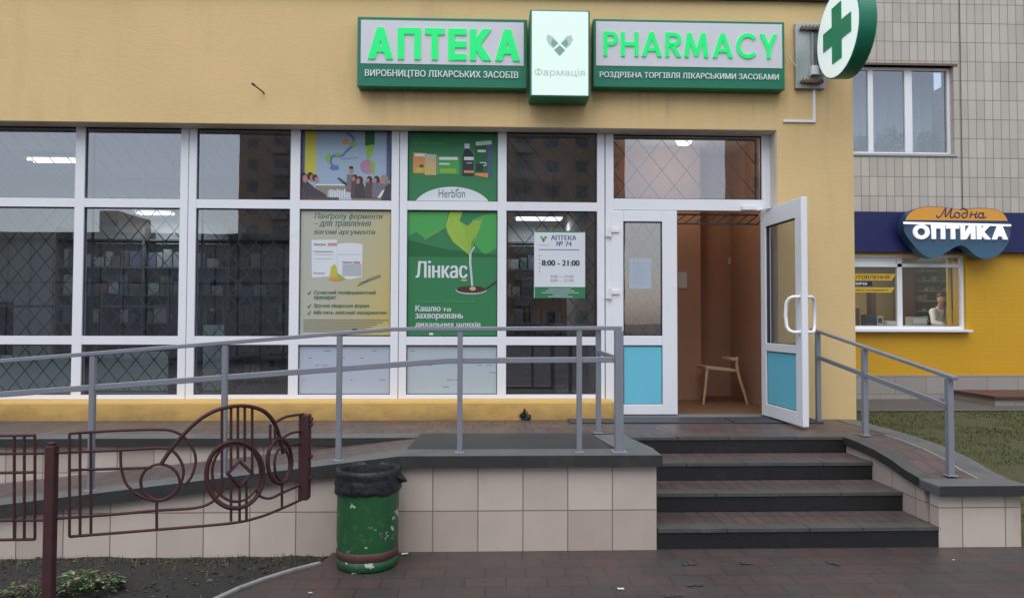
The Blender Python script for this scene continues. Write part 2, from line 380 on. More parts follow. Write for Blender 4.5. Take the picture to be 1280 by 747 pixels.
def text(mb, s, x0, x1, z0, z1, y, m, bold=.015, shear=0, depth=.002, nslab=30):
    # the outlines are cut into thin level strips (non-zero winding), so overlapping strokes merge
    loops = outlines(s); dxs = (0,) if bold < .012 else (-bold*.9, bold*.9)
    sh = lambda p, dx: (p.x+p.y*shear+dx, p.y)
    L = [[sh(p, dx) for p in l] for l in loops for dx in dxs]
    a0 = min(p[0] for l in L for p in l); a1 = max(p[0] for l in L for p in l); b0 = min(p[1] for l in L for p in l); b1 = max(p[1] for l in L for p in l)
    k = (x1-x0)/(a1-a0); kz = (z1-z0)/(b1-b0)
    ed = []; keys = {}
    for l in L:
        for i in range(len(l)):
            p, q = l[i-1], l[i]
            if abs(p[1]-q[1]) < 1e-4:
                if abs(p[0]-q[0]) > .05: keys[round(p[1], 3)] = 1
                continue
            ed.append((p, q, 1) if p[1] < q[1] else (q, p, -1))
    ys = sorted(set(list(keys)+[b0, b1])); lv = []
    for u, v in zip(ys[:-1], ys[1:]):
        n = max(1, int(round((v-u)/(b1-b0)*nslab))); lv += [u+(v-u)*i/n for i in range(n)]
    lv.append(b1)
    X = lambda x: x0+(x-a0)*k
    Z = lambda z: z0+(z-b0)*kz
    vs, fs = [], []
    for u, v in zip(lv[:-1], lv[1:]):
        mid = (u+v)/2; cr_ = []
        for p, q, d in ed:
            if p[1] <= mid < q[1]:
                g_ = (q[0]-p[0])/(q[1]-p[1]); at_ = lambda t_: p[0]+g_*(min(max(t_, p[1]), q[1])-p[1])
                cr_.append((p[0]+g_*(mid-p[1]), at_(u), at_(v), d))
        cr_.sort(); w_ = 0
        for c_ in cr_:
            if w_ == 0: st_ = c_
            w_ += c_[3]
            if w_ == 0:
                o = len(vs); vs += [(X(st_[1]), y-depth, Z(u)), (X(c_[1]), y-depth, Z(u)), (X(c_[2]), y-depth, Z(v)), (X(st_[2]), y-depth, Z(v))]; fs.append((o, o+1, o+2, o+3))
    if depth > .001:
        for l in L:
            n = len(l); o = len(vs); vs += [(X(p[0]), y-depth+.00005, Z(p[1])) for p in l]+[(X(p[0]), y, Z(p[1])) for p in l]
            fs += [(o+i, o+(i+1) % n, o+n+(i+1) % n, o+n+i) for i in range(n)]
    mb.add(vs, fs, m)
def stroke_letters(mb, s, x0, x1, z0, z1, y, m, widths, wt, depth):
    # block letters drawn with straight and round strokes of one weight
    h = z1-z0; tot = sum(widths); gap = .0; k = (x1-x0)/tot; x = x0
    cnt = [0]
    def seg(a, b2, cut=None):
        (xa, za), (xb, zb) = a, b2; d = Vector((xb-xa, zb-za)); n = Vector((-d.y, d.x)).normalized()*wt/2
        vs = [(xa+n.x, za+n.y), (xa-n.x, za-n.y), (xb-n.x, zb-n.y), (xb+n.x, zb+n.y)]
        poly(vs)
    def poly(vs):
        cnt[0] += 1; e = .0002*(cnt[0] % 7)
        ar = sum(vs[i][0]*vs[(i+1) % len(vs)][1]-vs[(i+1) % len(vs)][0]*vs[i][1] for i in range(len(vs)))
        if ar < 0: vs = vs[::-1]
        mb.prism(vs, 'Y', y-depth-e, y, m)
    def slant(xa, xb, za, zb, w_): # horizontally cut slanted stroke
        poly([(xa-w_/2, za), (xa+w_/2, za), (xb+w_/2, zb), (xb-w_/2, zb)])
    def arc(cx, cz, rx, rz, a0, a1, n=20):
        for i in range(n):
            p = []
            for a in (a0+(a1-a0)*i/n, a0+(a1-a0)*(i+1.02)/n):
                p.append((math.cos(R(a)), math.sin(R(a))))
            poly([(cx+rx*p[0][0], cz+rz*p[0][1]), (cx+rx*p[1][0], cz+rz*p[1][1]), (cx+(rx-wt)*p[1][0], cz+(rz-wt)*p[1][1]), (cx+(rx-wt)*p[0][0], cz+(rz-wt)*p[0][1])])
    def rect(a, b2, c_, d): poly([(a, c_), (b2, c_), (b2, d), (a, d)])
    for ch_, w_ in zip(s, widths):
        W_ = w_*k; a, b2 = x+W_*.03, x+W_*.87; w2 = wt*1.12
        if ch_ == ' ': x += W_; continue
        if ch_ in 'AА':
            mid = (a+b2)/2; slant(a+w2/2, mid-.0, z0, z1, w2); slant(b2-w2/2, mid, z0, z1, w2); f_ = .22
            rect(a+(mid-a)*.42, b2-(b2-mid)*.42, z0+h*f_, z0+h*f_+wt*.9)
        elif ch_ == 'П': rect(a, a+wt, z0, z1); rect(b2-wt, b2, z0, z1); rect(a, b2, z1-wt, z1)
        elif ch_ in 'TТ': rect((a+b2-wt)/2, (a+b2+wt)/2, z0, z1); rect(a, b2, z1-wt, z1)
        elif ch_ in 'EЕ':
            rect(a, a+wt, z0, z1)
            for q_ in (z0, (z0+z1-wt)/2, z1-wt): rect(a, b2, q_, q_+wt)
        elif ch_ in 'KК':
            rect(a, a+wt, z0, z1); slant(a+wt*.9, b2-w2*.6, z0+h*.48, z1, w2*1.25); slant(b2-w2*.6, a+wt*1.0, z0, z0+h*.56, w2*1.25)
        elif ch_ == 'H': rect(a, a+wt, z0, z1); rect(b2-wt, b2, z0, z1); rect(a, b2, (z0+z1-wt)/2, (z0+z1+wt)/2)
        elif ch_ in 'PR':
            rect(a, a+wt, z0, z1); r_ = h*.285; cx = b2-r_
            rect(a, cx, z1-wt, z1); rect(a, cx, z1-2*r_, z1-2*r_+wt); arc(cx, z1-r_, r_, r_, -90, 90)
            if ch_ == 'R': slant(b2-w2*.5, a+wt*1.6, z0, z1-2*r_+wt*.6, w2*1.1)
        elif ch_ == 'M':
            slant(a+w2/2, a+W_*.17, z0, z1, w2); slant(b2-w2/2, b2-W_*.17, z0, z1, w2); mid = (a+b2)/2
            slant(mid, a+W_*.17, z0+h*.05, z1, w2); slant(mid, b2-W_*.17, z0+h*.05, z1, w2)
        elif ch_ == 'C': r_ = (b2-a)*.56; arc(a+r_, (z0+z1)/2, r_, h*.52, 42, 318, 34)
        elif ch_ == 'Y':
            mid = (a+b2)/2; rect(mid-wt/2, mid+wt/2, z0, z0+h*.45); slant(mid, a+w2/2, z0+h*.38, z1, w2); slant(mid, b2-w2/2, z0+h*.38, z1, w2)
        elif ch_ == 'О': arc((a+b2)/2, (z0+z1)/2, (b2-a)/2, h*.52, 0, 360, 36)
        elif ch_ == 'И': rect(a, a+wt, z0, z1); rect(b2-wt, b2, z0, z1); slant(a+wt*.75, b2-wt*.75, z0, z1, w2*1.15)
        x += W_
def ell(cx, cy, rx, ry, n=20, a0=0, a1=360):
    return [(cx+rx*math.cos(R(a0+(a1-a0)*i/n)), cy+ry*math.sin(R(a0+(a1-a0)*i/n))) for i in range(n + (0 if a1-a0 >= 360 else 1))]

# ================================================================== SETTING
YF, YW = 7.51, 7.33            # window frames, outer face of the wall
RISE, GO, Y1 = .14, .425, 4.95
ZL = 4*RISE                    # landing level
Y4 = Y1+3*GO
PF = Plane(YF, 500, 300)       # facade frame plane
PW = Plane(YW, 640, 60)
PG = Plane(4.95, 700, 640)     # face of the tiled walls

# ground to the horizon, paved forecourt, soil bed
g = MB(); g.poly([(-300, -300, -.09), (300, -300, -.09), (300, 300, -.09), (-300, 300, -.09)], 'asphalt'); struct(g.build('ground', origin=(0, 0, -.09)))
edge = [onz(418, 689, 0), onz(400, 704, 0), onz(365, 713, 0), onz(330, 724, 0), onz(300, 735, 0), onz(272, 748, 0), onz(235, 766, 0), onz(170, 800, 0), onz(60, 860, 0)]
edge = [Vector((e.x, e.y, 0)) for e in edge]; edge[0].y = 5.0
E_end = Vector((-9, edge[-1].y-1.0, 0)); edge.append(E_end)
top = [(e.x, e.y) for e in edge]
pv = MB(); pv.prism(top+[(-9, -8), (14, -8), (14, 5.0)], 'Z', -.08, 0, 'pavers'); struct(pv.build('pavement'))
# bed edging strip of whitened concrete
ke = MB()
for a, b2 in zip(edge[1:-1], edge[2:]):
    d = (b2-a).normalized(); nrm = Vector((-d.y, d.x, 0))*.016
    ke.add([a-nrm+Vector((0, 0, -.05)), a+nrm+Vector((0, 0, -.05)), b2+nrm+Vector((0, 0, -.05)), b2-nrm+Vector((0, 0, -.05)),
            a-nrm+Vector((0, 0, .012)), a+nrm+Vector((0, 0, .012)), b2+nrm+Vector((0, 0, .012)), b2-nrm+Vector((0, 0, .012))],
           [(4, 5, 6, 7), (0, 1, 5, 4), (1, 2, 6, 5), (2, 3, 7, 6), (3, 0, 4, 7)], 'kerb_white')
struct(ke.build('bed_kerb'))
def soil_z(x, y):
    n = noise.noise((x*1.3, y*1.3, 0))*.018+noise.noise((x*6, y*6, 3))*.012+noise.noise((x*20, y*20, 5))*.006+noise.noise((x*55, y*55, 9))*.0025
    return -.045+n+.05*max(0, (y-4.6))
def in_bed(x, y):
    # right boundary of the bed at this y
    for a, b2 in zip(edge[:-1], edge[1:]):
        if b2.y <= y <= a.y: return x < a.x+(b2.x-a.x)*(y-a.y)/(b2.y-a.y)-.02
    return False
sl = MB()
def soilf(u, v):
    y = E_end.y+(4.97-E_end.y)*v
    xr = -9
    for a, b2 in zip(edge[:-1], edge[1:]):
        if b2.y <= y <= a.y: xr = a.x+(b2.x-a.x)*(y-a.y)/(b2.y-a.y)
    x = -7.5+(xr+7.5)*u if xr > -7.5 else -7.5
    return (x, y, soil_z(x, y))
sl.grid(soilf, 300, 150, 'soil'); struct(sl.build('soil_bed'))

# leaf litter and crumbs of earth on the bed
lt = MB()
for i in range(600):
    x = rnd.uniform(-4.2, -.8); y = 4.95-abs(rnd.gauss(0, .55))
    if y < 3.2 or not in_bed(x, y): continue
    s = rnd.uniform(.008, .024); a = rnd.uniform(0, 6.28); z = soil_z(x, y)+.006; t1 = rnd.uniform(-.5, .5)
    dx, dy = math.cos(a)*s, math.sin(a)*s
    lt.add([(x-dx, y-dy, z), (x-dy*.5, y+dx*.5, z+s*.3+t1*s*.3), (x+dx, y+dy, z+t1*s*.5), (x+dy*.5, y-dx*.5, z+s*.3)], [(0, 1, 2, 3)], rnd.choice(['leaf_brown', 'leaf_brown', 'soil', 'soil', 'leaf_green']))
stuff(lt.build('leaf_litter'))
# tufts of low weeds at the foot of the ramp wall
wd = MB()
for i in range(1700):
    cx = rnd.choice([-3.6, -3.3, -2.9, -2.4, -2.0, -1.6, -1.2]); x = cx+rnd.gauss(0, .16); y = 4.93-abs(rnd.gauss(0, .13)) if rnd.random() < .55 else rnd.uniform(3.4, 4.9)
    if not in_bed(x, y): continue
    z = soil_z(x, y); h = rnd.uniform(.012, .045); a = rnd.uniform(0, 6.28); l = rnd.uniform(0, .03)
    wd.add([(x-.003*math.sin(a), y+.003*math.cos(a), z-.004), (x+.003*math.sin(a), y-.003*math.cos(a), z-.004), (x+l*math.cos(a), y+l*math.sin(a), z+h)], [(0, 1, 2)], rnd.choice(['leaf_green', 'grass_dry', 'leaf_brown']))
stuff(wd.build('weeds'))

# ------------------------------------------------------------------ landing, ramp, walkway (structure)
XS0 = at(822, 640, 4.95).x      # left end of the steps
XS1 = at(1173, 640, 4.95).x     # right end of the steps
XW1 = at(1276, 650, 4.95).x     # right end of the wing wall
XR = at(1068, 300, YW).x        # right corner of the pharmacy
XD0 = onz(506, 566, .62).x      # the ramp starts here
def zr_front(x): return .635 if x > XD0 else .635+.118*(x-XD0)
def zr_back(x): return .560 if x > XD0 else .560+.105*(x-XD0)
ld = MB(); ld.box(XS0, XW1-.02, Y4+.10, 7.75, .3, ZL, 'pavers_top'); ld.box(-8.5, XS0, Y4+.22, 7.75, .3, ZL, 'pavers_top'); struct(ld.build('landing'))
sb = MB()
YB = Y4+.21
sb.add([(XD0, 5.14, zr_front(XD0)), (XS0-.24, 5.14, .635), (XS0-.24, YB, ZL+.006), (XD0, YB, ZL+.006)], [(0, 1, 2, 3)], 'grey_slab')
sb.add([(XD0, 5.14, .40), (XD0, 5.14, .635), (XD0, YB, ZL+.006), (XD0, YB, .4)], [(0, 1, 2, 3)], 'grey_slab')
struct(sb.build('platform'))
rp = MB(); XL = -7.0
rp.grid(lambda u, v: (XD0+(XL-XD0)*u, 5.14+(Y4-5.14)*v, (zr_front(XD0+(XL-XD0)*u)*(1-v)+zr_back(XD0+(XL-XD0)*u)*v)), 30, 1, 'pavers_top', False)
struct(rp.build('ramp'))

# ------------------------------------------------------------------ outer ramp wall with tiles, coping
CTH = .078
rw = thing('ramp_wall', 'long beige tiled wall with dark coping carrying the ramp handrail', 'wall', ((XS0+XL)/2, 5.0, 0))
xs = [XL+(XD0-XL)*i/10 for i in range(11)]+[XS0]
f = MB()
f.prism([(XL, -.15), (XS0-.005, -.15)]+[(x if x < XS0 else XS0-.005, zr_front(x)-CTH+.02) for x in reversed(xs)], 'Y', 4.95, 5.13, 'beige_tile')
f.box(XS0-.22, XS0-.006, 5.131, Y4+.1, -.1, .47, 'beige_tile_side')
f.build('tile_facing', rw)
XCR = at(828, 575, 4.9).x
cp = MB()
xs2 = [XL+(XD0-.12-XL)*i/8 for i in range(9)]+[XD0-.06, XD0, XD0+.06]
top_ = [(x, zr_front(x)+.02) for x in xs2]+[(XCR, .655)]
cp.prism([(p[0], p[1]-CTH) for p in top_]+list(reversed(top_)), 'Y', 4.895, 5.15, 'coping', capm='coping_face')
cp.build('coping', rw, .008)
cs = MB()
cs.prism([(5.152, .655-CTH), (Y4+.12, ZL+.008-CTH), (Y4+.12, ZL+.008), (5.152, .655)], 'X', XCR-.27, XCR, 'coping'); cs.build('coping', rw, .008)

# inner wall between walkway and ramp
iw = thing('walkway_wall', 'low tiled wall with dark kerb behind the ramp, under the shop windows', 'wall', ((XD0+XL)/2, Y4+.1, 0))
f = MB(); f.prism([(XL, -.1), (XD0-.05, .48), (XD0-.05, ZL-.05), (XL, ZL-.05)], 'Y', Y4+.03, Y4+.2, 'beige_tile'); f.build('tile_facing', iw)
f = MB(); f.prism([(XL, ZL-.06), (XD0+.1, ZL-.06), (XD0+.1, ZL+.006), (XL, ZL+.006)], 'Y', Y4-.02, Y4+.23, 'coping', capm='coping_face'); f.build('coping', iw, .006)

# ------------------------------------------------------------------ entrance steps
st = thing('entrance_steps', 'four dark stone steps with red paver treads up to the open door', 'steps', ((XS0+XS1)/2, Y1, 0))
for k in range(4):
    y = Y1+GO*k; z = RISE*(k+1); xr = XS1-.002*k+.02
    s_ = MB()
    s_.box(XS0+.001, xr, y+.012, y+.11, RISE*k-(.02 if k == 0 else .0), z-.0245, 'riser')
    cuts = [XS0+.001]+[XS0+(xr-XS0)*q_+rnd.uniform(-.08, .08) for q_ in (.26, .5, .76)]+[xr]
    for a_, c_ in zip(cuts[:-1], cuts[1:]):
        e1, e2 = rnd.uniform(-.004, .004), rnd.uniform(-.003, .003); nb = 14
        prof_ = [(a_+.002+(c_-a_-.004)*i/nb, y+e1+.0035*noise.noise((i*.7+a_*9, k*3.1, 0))-.001) for i in range(nb+1)]
        s_.prism(prof_+[(c_-.002, y+.115), (a_+.002, y+.115)], 'Z', z-.0118-.012, z+.002+e2, 'coping_dark')
    ob = s_.build('step', st, .004)
    if k < 3:
        tr = MB(); tr.box(XS0+.001, xr, y+.117, y+GO+.01, RISE*k+.0, z, 'tread_pavers'); tr.build('tread', ob)

# ------------------------------------------------------------------ wing wall right of the steps
ww = thing('stair_wing_wall', 'short tiled wing wall with curved dark coping right of the steps', 'wall', ((XS1+XW1)/2, 5.0, 0))
prof = [(4.9, .432), (5.12, .440), (5.3, .462), (5.5, .505), (5.75, .538), (6.05, .556), (6.35, .562)]
def wz(y):
    for (a, za), (b2, zb) in zip(prof[:-1], prof[1:]):
        if a <= y <= b2: return za+(zb-za)*(y-a)/(b2-a)
    return prof[-1][1] if y > 6 else prof[0][1]
f = MB(); f.box(XS1+.003, XW1, 4.95, 5.05, -.1, .37, 'beige_tile')
f.prism([(5.051, -.1), (6.36, -.1)]+[(y, z-.064) for y, z in reversed(prof[1:])], 'X', XS1+.003, XS1+.10, 'beige_tile_side')
f.prism([(5.051, -.1), (6.36, -.1)]+[(y, z-.064) for y, z in reversed(prof[1:])], 'X', XW1-.10, XW1, 'beige_tile_side')
f.build('tile_facing', ww)
def strip(x0, x1, m, nm, y0, dz, th):
    q = MB(); ys = [y0]+[y for y, z in prof if y > y0+.02]
    if nm == 'coping' and x1 > XS1+.3: ys[-1] = 6.35
    pts = [(y, wz(y)+dz) for y in ys]
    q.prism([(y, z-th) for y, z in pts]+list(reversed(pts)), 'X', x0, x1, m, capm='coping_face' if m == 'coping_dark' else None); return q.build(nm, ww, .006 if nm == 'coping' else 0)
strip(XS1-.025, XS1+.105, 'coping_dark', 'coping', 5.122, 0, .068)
strip(XW1-.17, XW1+.03, 'coping', 'coping', 5.122, 0, .068)
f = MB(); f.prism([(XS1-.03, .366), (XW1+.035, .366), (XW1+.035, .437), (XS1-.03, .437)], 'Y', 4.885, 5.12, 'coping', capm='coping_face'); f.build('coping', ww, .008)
strip(XS1+.107, XW1-.193, 'pavers_top', 'paved_top', 5.122, -.006, .05)
strip(XW1-.192, XW1-.171, 'pale_joint', 'joint_strip', 5.122, -.002, .05)
# right flank kerb up to the building corner
fk = MB(); fk.prism([(6.352, .495), (7.30, .495), (7.30, ZL+.004), (6.352, ZL+.004)], 'X', XW1-.17, XW1+.03, 'coping'); fk.build('coping', ww, .006)
f = MB(); f.prism([(6.361, -.1), (7.30, -.1), (7.30, .494), (6.361, .494)], 'X', XW1-.10, XW1, 'beige_tile_side'); f.build('tile_facing', ww)

# door mats
dm = MB()
a, b2 = onz(708, 523, ZL), onz(1040, 532, ZL)
dm.box(a.x, b2.x-.9, 7.06, 7.40, ZL+.002, ZL+.014, 'rubber'); tag(dm.build('door_mat', bevel=.004), 'wide dark rubber mat before the white left door leaf', 'door mat')
dm = MB(); dm.box(b2.x-.885, b2.x, 7.03, 7.40, ZL+.002, ZL+.016, 'rubber'); tag(dm.build('door_mat', bevel=.004), 'dark rubber mat under the open door leaf by the wall corner', 'door mat')

# ================================================================== PHARMACY BUILDING
PB = thing('pharmacy_building', 'yellow plastered shop building with a white framed window front', 'building', (-2, YF, 0))
ZT = PW.z(-4); ZSOF = at(500, 157, YW).z; XO = at(972, 300, YW).x
XLB = -8.5
wl = MB(); wl.box(XLB, XR, YW, YW+.36, ZSOF, ZT, 'wall_paint'); wl.box(XO, XR, YW, YW+.36, .45, ZSOF-.0005, 'wall_paint')
wl.box(XR-.3, XR, YW+.361, 12.35, -.05, ZT, 'wall_paint')
wl.build('wall', PB)
rv = MB(); rv.box(XLB, XO-.003, YW+.012, YW+.355, ZSOF-.006, ZSOF-.001, 'reveal_paint'); rv.box(XO-.006, XO-.001, YW+.012, YW+.355, ZL, ZSOF-.007, 'reveal_paint'); rv.build('reveal', PB)
fl = MB(); fl.box(XLB, XR+.03, YW-.05, YW+.4, ZT+.001, ZT+.10, 'flashing'); fl.build('cornice', PB)
rf = MB(); rf.box(XLB, XR, YW+.401, 12.3, ZT-.02, ZT+.06, 'flashing'); rf.build('roof', PB)
XP1 = PF.x(765)
ZSILL = PF.z(496.5)
pl = MB(); pl.box(XLB, XP1-.01, YW-.005, YF+.05, .5, ZSILL-.012, 'plinth_paint'); pl.build('plinth', PB, .03)

# window units between the double posts
ZT0, ZT1 = at(500, 163, YF).z, ZSOF-.006          # glass top, frame top
hz = [(PF.z(262), PF.z(251)), (PF.z(431), PF.z(420.5))]   # transoms (low edge, high edge)
ZB0, ZB1 = ZSILL-.01, PF.z(493.0)
UN = [(-294, -40-130, -28-130, -30), (-30.5, 92, 104, 234), (234.5, 362, 374, 498.5), (499, 622, 633, 756)]
def window_unit(u):
    x0, x3 = PF.x(u[0]), PF.x(u[3]); m0, m1 = PF.x(u[1]), PF.x(u[2]); e = PF.x(509)-PF.x(499.3)
    y0, y1 = YF, YF+.075
    f = MB()
    g_ = .0015
    f.box(x0+g_, x0+e, y0, y1, ZB0, ZT1, 'upvc'); f.box(x3-e, x3-g_, y0, y1, ZB0, ZT1, 'upvc')
    f.box(m0, m1, y0+.002, y1-.002, ZB1, ZT0, 'upvc')
    f.box(x0+e, x3-e, y0+.001, y1, ZT0, ZT1, 'upvc'); f.box(x0+e, x3-e, y0+.001, y1, ZB0, ZB1, 'upvc')
    for (a, b2) in hz:
        f.box(x0+e, m0, y0+.003, y1-.003, a, b2, 'upvc'); f.box(m1, x3-e, y0+.003, y1-.003, a, b2, 'upvc')
    w_ = f.build('window', PB, .006)
    p = MB(); k = MB(); zr = [(hz[0][1], ZT0), (hz[1][1], hz[0][0]), (ZB1, hz[1][0])]
    for (xa, xb) in ((x0+e, m0), (m1, x3-e)):
        for (za, zb) in zr:
            p.poly([(xa, YF+.035, za), (xb, YF+.035, za), (xb, YF+.035, zb), (xa, YF+.035, zb)], 'glass')
            t_ = .007
            for bx in ((xa, xa+t_, za, zb), (xb-t_, xb, za, zb), (xa+t_, xb-t_, zb-t_*1.6, zb), (xa+t_, xb-t_, za, za+t_)):
                k.box(bx[0], bx[1], YF+.022, YF+.032, bx[2], bx[3], 'gasket')
    p.build('pane', w_); k.build('gasket', w_)
    sl_ = MB(); sl_.prism([(YF-.13, ZB0-.028), (YF-.0005, ZB0-.012), (YF-.0005, ZB0-.001), (YF-.13, ZB0-.018)], 'X', x0+.001, x3-.001, 'upvc'); sl_.build('sill', w_)
for u in UN: window_unit(u)

# entrance: frame, transom light, two leaves
dx0, dx1 = PF.x(757), PF.x(968.5); gx0, gx1 = PF.x(767), PF.x(953)
gz0, gz1 = at(860, 249, YF).z, at(860, 168.5, YF).z
dz1 = at(860, 263, YF).z
ex1 = PF.x(957)
f = MB(); y0, y1 = YF-.004, YF+.085
f.box(dx0, gx0, y0, y1, ZL, ZT1, 'upvc'); f.box(ex1, dx1, y0, y1, ZL, ZT1, 'upvc'); f.box(gx1, ex1, y0, y1, gz0, gz1, 'upvc')
f.box(gx0, ex1, y0+.001, y1, gz1, ZT1, 'upvc'); f.box(gx0, ex1, y0+.001, y1, dz1, gz0, 'upvc')
dfm = f.build('door_frame', PB, .006)
p = MB(); p.poly([(gx0, YF+.035, gz0), (gx1, YF+.035, gz0), (gx1, YF+.035, gz1), (gx0, YF+.035, gz1)], 'glass'); p.build('pane', dfm)
k = MB()
for bx in ((gx0, gx0+.01, gz0, gz1), (gx1-.01, gx1, gz0, gz1), (gx0+.01, gx1-.01, gz1-.014, gz1), (gx0+.01, gx1-.01, gz0, gz0+.01)): k.box(bx[0], bx[1], YF+.02, YF+.033, bx[2], bx[3], 'gasket')
k.build('gasket', dfm)
k = MB(); k.box(gx0, ex1, YF+.0, YF+.09, ZL+.001, ZL+.022, 'steel_plate'); k.build('threshold', dfm)

def leaf(w, gl0, gl1, gz, pz, name, fn, handles=False, hinges=False):
    # local: x from the hinge side 0..w, y thickness 0..0.06 (0 = outer face)
    z0, z1 = ZL+.03, dz1-.006
    f = MB(); g0, g1 = gl0, gl1
    f.box(0, g0, 0, .06, z0, z1, 'upvc'); f.box(g1, w, 0, .06, z0, z1, 'upvc')
    f.box(g0, g1, .001, .059, gz[1], z1, 'upvc'); f.box(g0, g1, .001, .059, pz[1], gz[0], 'upvc'); f.box(g0, g1, .001, .059, z0, pz[0], 'upvc')
    d = f.transform(fn).build('door', PB, .005)
    p = MB(); p.poly([(g0, .03, gz[0]), (g1, .03, gz[0]), (g1, .03, gz[1]), (g0, .03, gz[1])], 'glass'); p.transform(fn).build('pane', d)
    p = MB()
    for a, b2 in (gz, pz):
        for bx in ((g0, g0+.007, a, b2), (g1-.007, g1, a, b2), (g0+.007, g1-.007, b2-.009, b2), (g0+.007, g1-.007, a, a+.007)): p.box(bx[0], bx[1], .014, .046, bx[2], bx[3], 'gasket')
    p.transform(fn).build('gasket', d)
    p = MB(); p.box(g0, g1, .018, .042, pz[0], pz[1], 'blue_panel'); p.transform(fn).build('panel', d)
    if hinges:
        for zz_ in hinges:
            h_ = MB(); h_.tube([(-.012, -.018, zz_-.055), (-.012, -.018, zz_+.055)], .014, 'white_plastic', 10)
            h_.box(-.01, .085, -.016, -.001, zz_-.004, zz_+.035, 'white_plastic'); h_.box(-.06, -.012, -.012, -.005, zz_-.05, zz_-.012, 'white_plastic')
            h_.transform(fn).build('hinge', d)
    if handles:
        zc, hh, xx = handles
        for sgn in (-1, 1):
            y = -.0 if sgn < 0 else .06; o_ = sgn*.105
            pts = [(xx+.025, y, zc+hh), (xx+.01, y+o_*.6, zc+hh), (xx-.01, y+o_*.85, zc+hh-.015), (xx-.03, y+o_, zc+hh-.05), (xx-.04, y+o_*1.06, zc), (xx-.03, y+o_, zc-hh+.05), (xx-.01, y+o_*.85, zc-hh+.015), (xx+.01, y+o_*.6, zc-hh), (xx+.025, y, zc-hh)]
            h_ = MB(); h_.tube(pts, .017, 'white_plastic', 10); h_.transform(fn).build('handle', d)
    return d
lx0 = PF.x(763.5); lx1 = PF.x(846)
leaf(lx1-lx0, PF.x(779)-lx0, PF.x(827.5)-lx0, (PF.z(419), at(800, 277, YF).z), (at(800, 505, YF).z, PF.z(431)), 'door',
     lambda v: (lx0+v.x, YF-.012+v.y, v.z), hinges=[PF.z(288), PF.z(366)])
# right leaf swung out square to the facade; hinge on the right, the inner face looks left
hgx = ex1-.005; WL = .90; AN = R(92.5)
def swing(v):
    # closed: leaf spans from hinge to the left; opened about the outer corner
    lx, ly = -v.x, v.y
    ca, sa = math.cos(AN), math.sin(AN)
    return (hgx+lx*ca-ly*sa, YF-.02+lx*sa+ly*ca, v.z)
leaf(WL, .115, .80-.03, (PF.z(427), at(985, 279, YF-.2).z-.03), (at(980, 508, YF-.25).z+.02, PF.z(437)), 'door', swing, handles=(1.57-.0*0+.06, .165, WL-.06))

k = MB(); pa = at(946, 266, YF-.03); pb = at(985, 268, YF-.28)
k.box(pa.x-.16, pa.x+.06, YF-.05, YF-.006, dz1+.004, dz1+.05, 'white_plastic'); k.bar((pa.x, YF-.03, dz1-.004), (hgx-.035, YF-.34, dz1-.012), .02, .008, 'white_plastic'); k.build('door_closer', dfm, .003)
# interior of the shop
XV0, XV1, YV = PF.x(757)+.09, ex1+.32, 9.55
iw_ = MB()
iw_.box(XLB, XV0-.1, 11.5, 11.6, ZL, 3.8, 'int_wall'); iw_.box(XLB-.1, XLB, YW, 11.6, ZL-.3, ZT, 'int_wall')
iw_.box(XV0-.1, XV0-.055, YF+.1, 11.6, ZL, 3.8, 'int_wall')
iw_.build('interior_wall', PB)
q = MB(); q.box(XLB, XV1+.1, YF+.1, 11.6, 3.80, 3.86, 'int_ceiling'); q.build('ceiling', PB)
q = MB(); q.box(XLB, XV0-.1, YF+.091, 11.6, ZL-.05, ZL+.004, 'int_floor'); q.build('floor', PB)
q = MB(); q.box(XV0-.05, XV1, YF+.091, YV, ZL-.05, ZL+.006, 'vest_floor'); q.build('floor', PB)
q = MB()
q.box(XV0-.054, XV0, YF+.1, YV+.1, ZL, 3.8, 'vest_wall'); q.box(XV1, XV1+.06, YF+.1, YV+.1, ZL, 3.8, 'vest_wall'); q.box(XV0, XV1, YV, YV+.1, ZL, 3.8, 'vest_wall')
xj = at(876, 400, 9.1).x; q.box(XV0, xj, 9.1, YV-.001, ZL, 3.8, 'vest_wall')
q.build('interior_wall', PB)

# lights in the shop
def tube_fix(x, y, z, L, lab, wall=False):
    t_ = thing('tube_light', lab, 'tube light', (x, y, z), 'tube lights inside the shop')
    b_ = MB(); b_.box(x-L/2-.03, x+L/2+.03, y-.12, y+.12, z+.03, z+.07, 'upvc'); b_.build('housing', t_)
    for s_ in (-.07, .07):
        b_ = MB(); b_.tube([(x-L/2, y+s_, z+.008), (x+L/2, y+s_, z+.008)], .016, 'tube_light', 8); b_.build('tube', t_)
    if z < 3.7:
        b_ = MB(); b_.bar((x-L*.3, y, z+.07), (x-L*.3, y, 3.8), .008, .008, 'black_metal'); b_.build('rod', t_)
        b_ = MB(); b_.bar((x+L*.3, y, z+.07), (x+L*.3, y, 3.8), .008, .008, 'black_metal'); b_.build('rod', t_)
    ll = bpy.data.lights.new('tube_glow', 'AREA'); ll.shape = 'RECTANGLE'; ll.size = L; ll.size_y = .2; ll.energy = 6; ll.color = (.9, .97, 1)
    lo_ = bpy.data.objects.new('tube_glow', ll); lo_.location = (0, 0, -.03); lo_.parent = t_; COL.objects.link(lo_)
tube_fix(-5.85, 9.9, 3.70, .62, 'twin tube light on the ceiling behind the leftmost top pane')
tube_fix(-4.95, 10.9, 3.14, .5, 'hanging twin tube light behind the second window column')
tube_fix(.80, 10.9, 3.10, .7, 'hanging twin tube light behind the pane with the hours sheet')
t_ = thing('ceiling_lamp', 'round warm lamp on the ceiling inside the open entrance', 'ceiling lamp', (2.35, 8.45, 3.6))
b_ = MB(); b_.lathe([(.001, .2), (.09, .2), (.10, .18), (.10, .15), (.03, .148)], (2.35, 8.45, 3.6), 'white_plastic', 20); b_.build('base', t_)
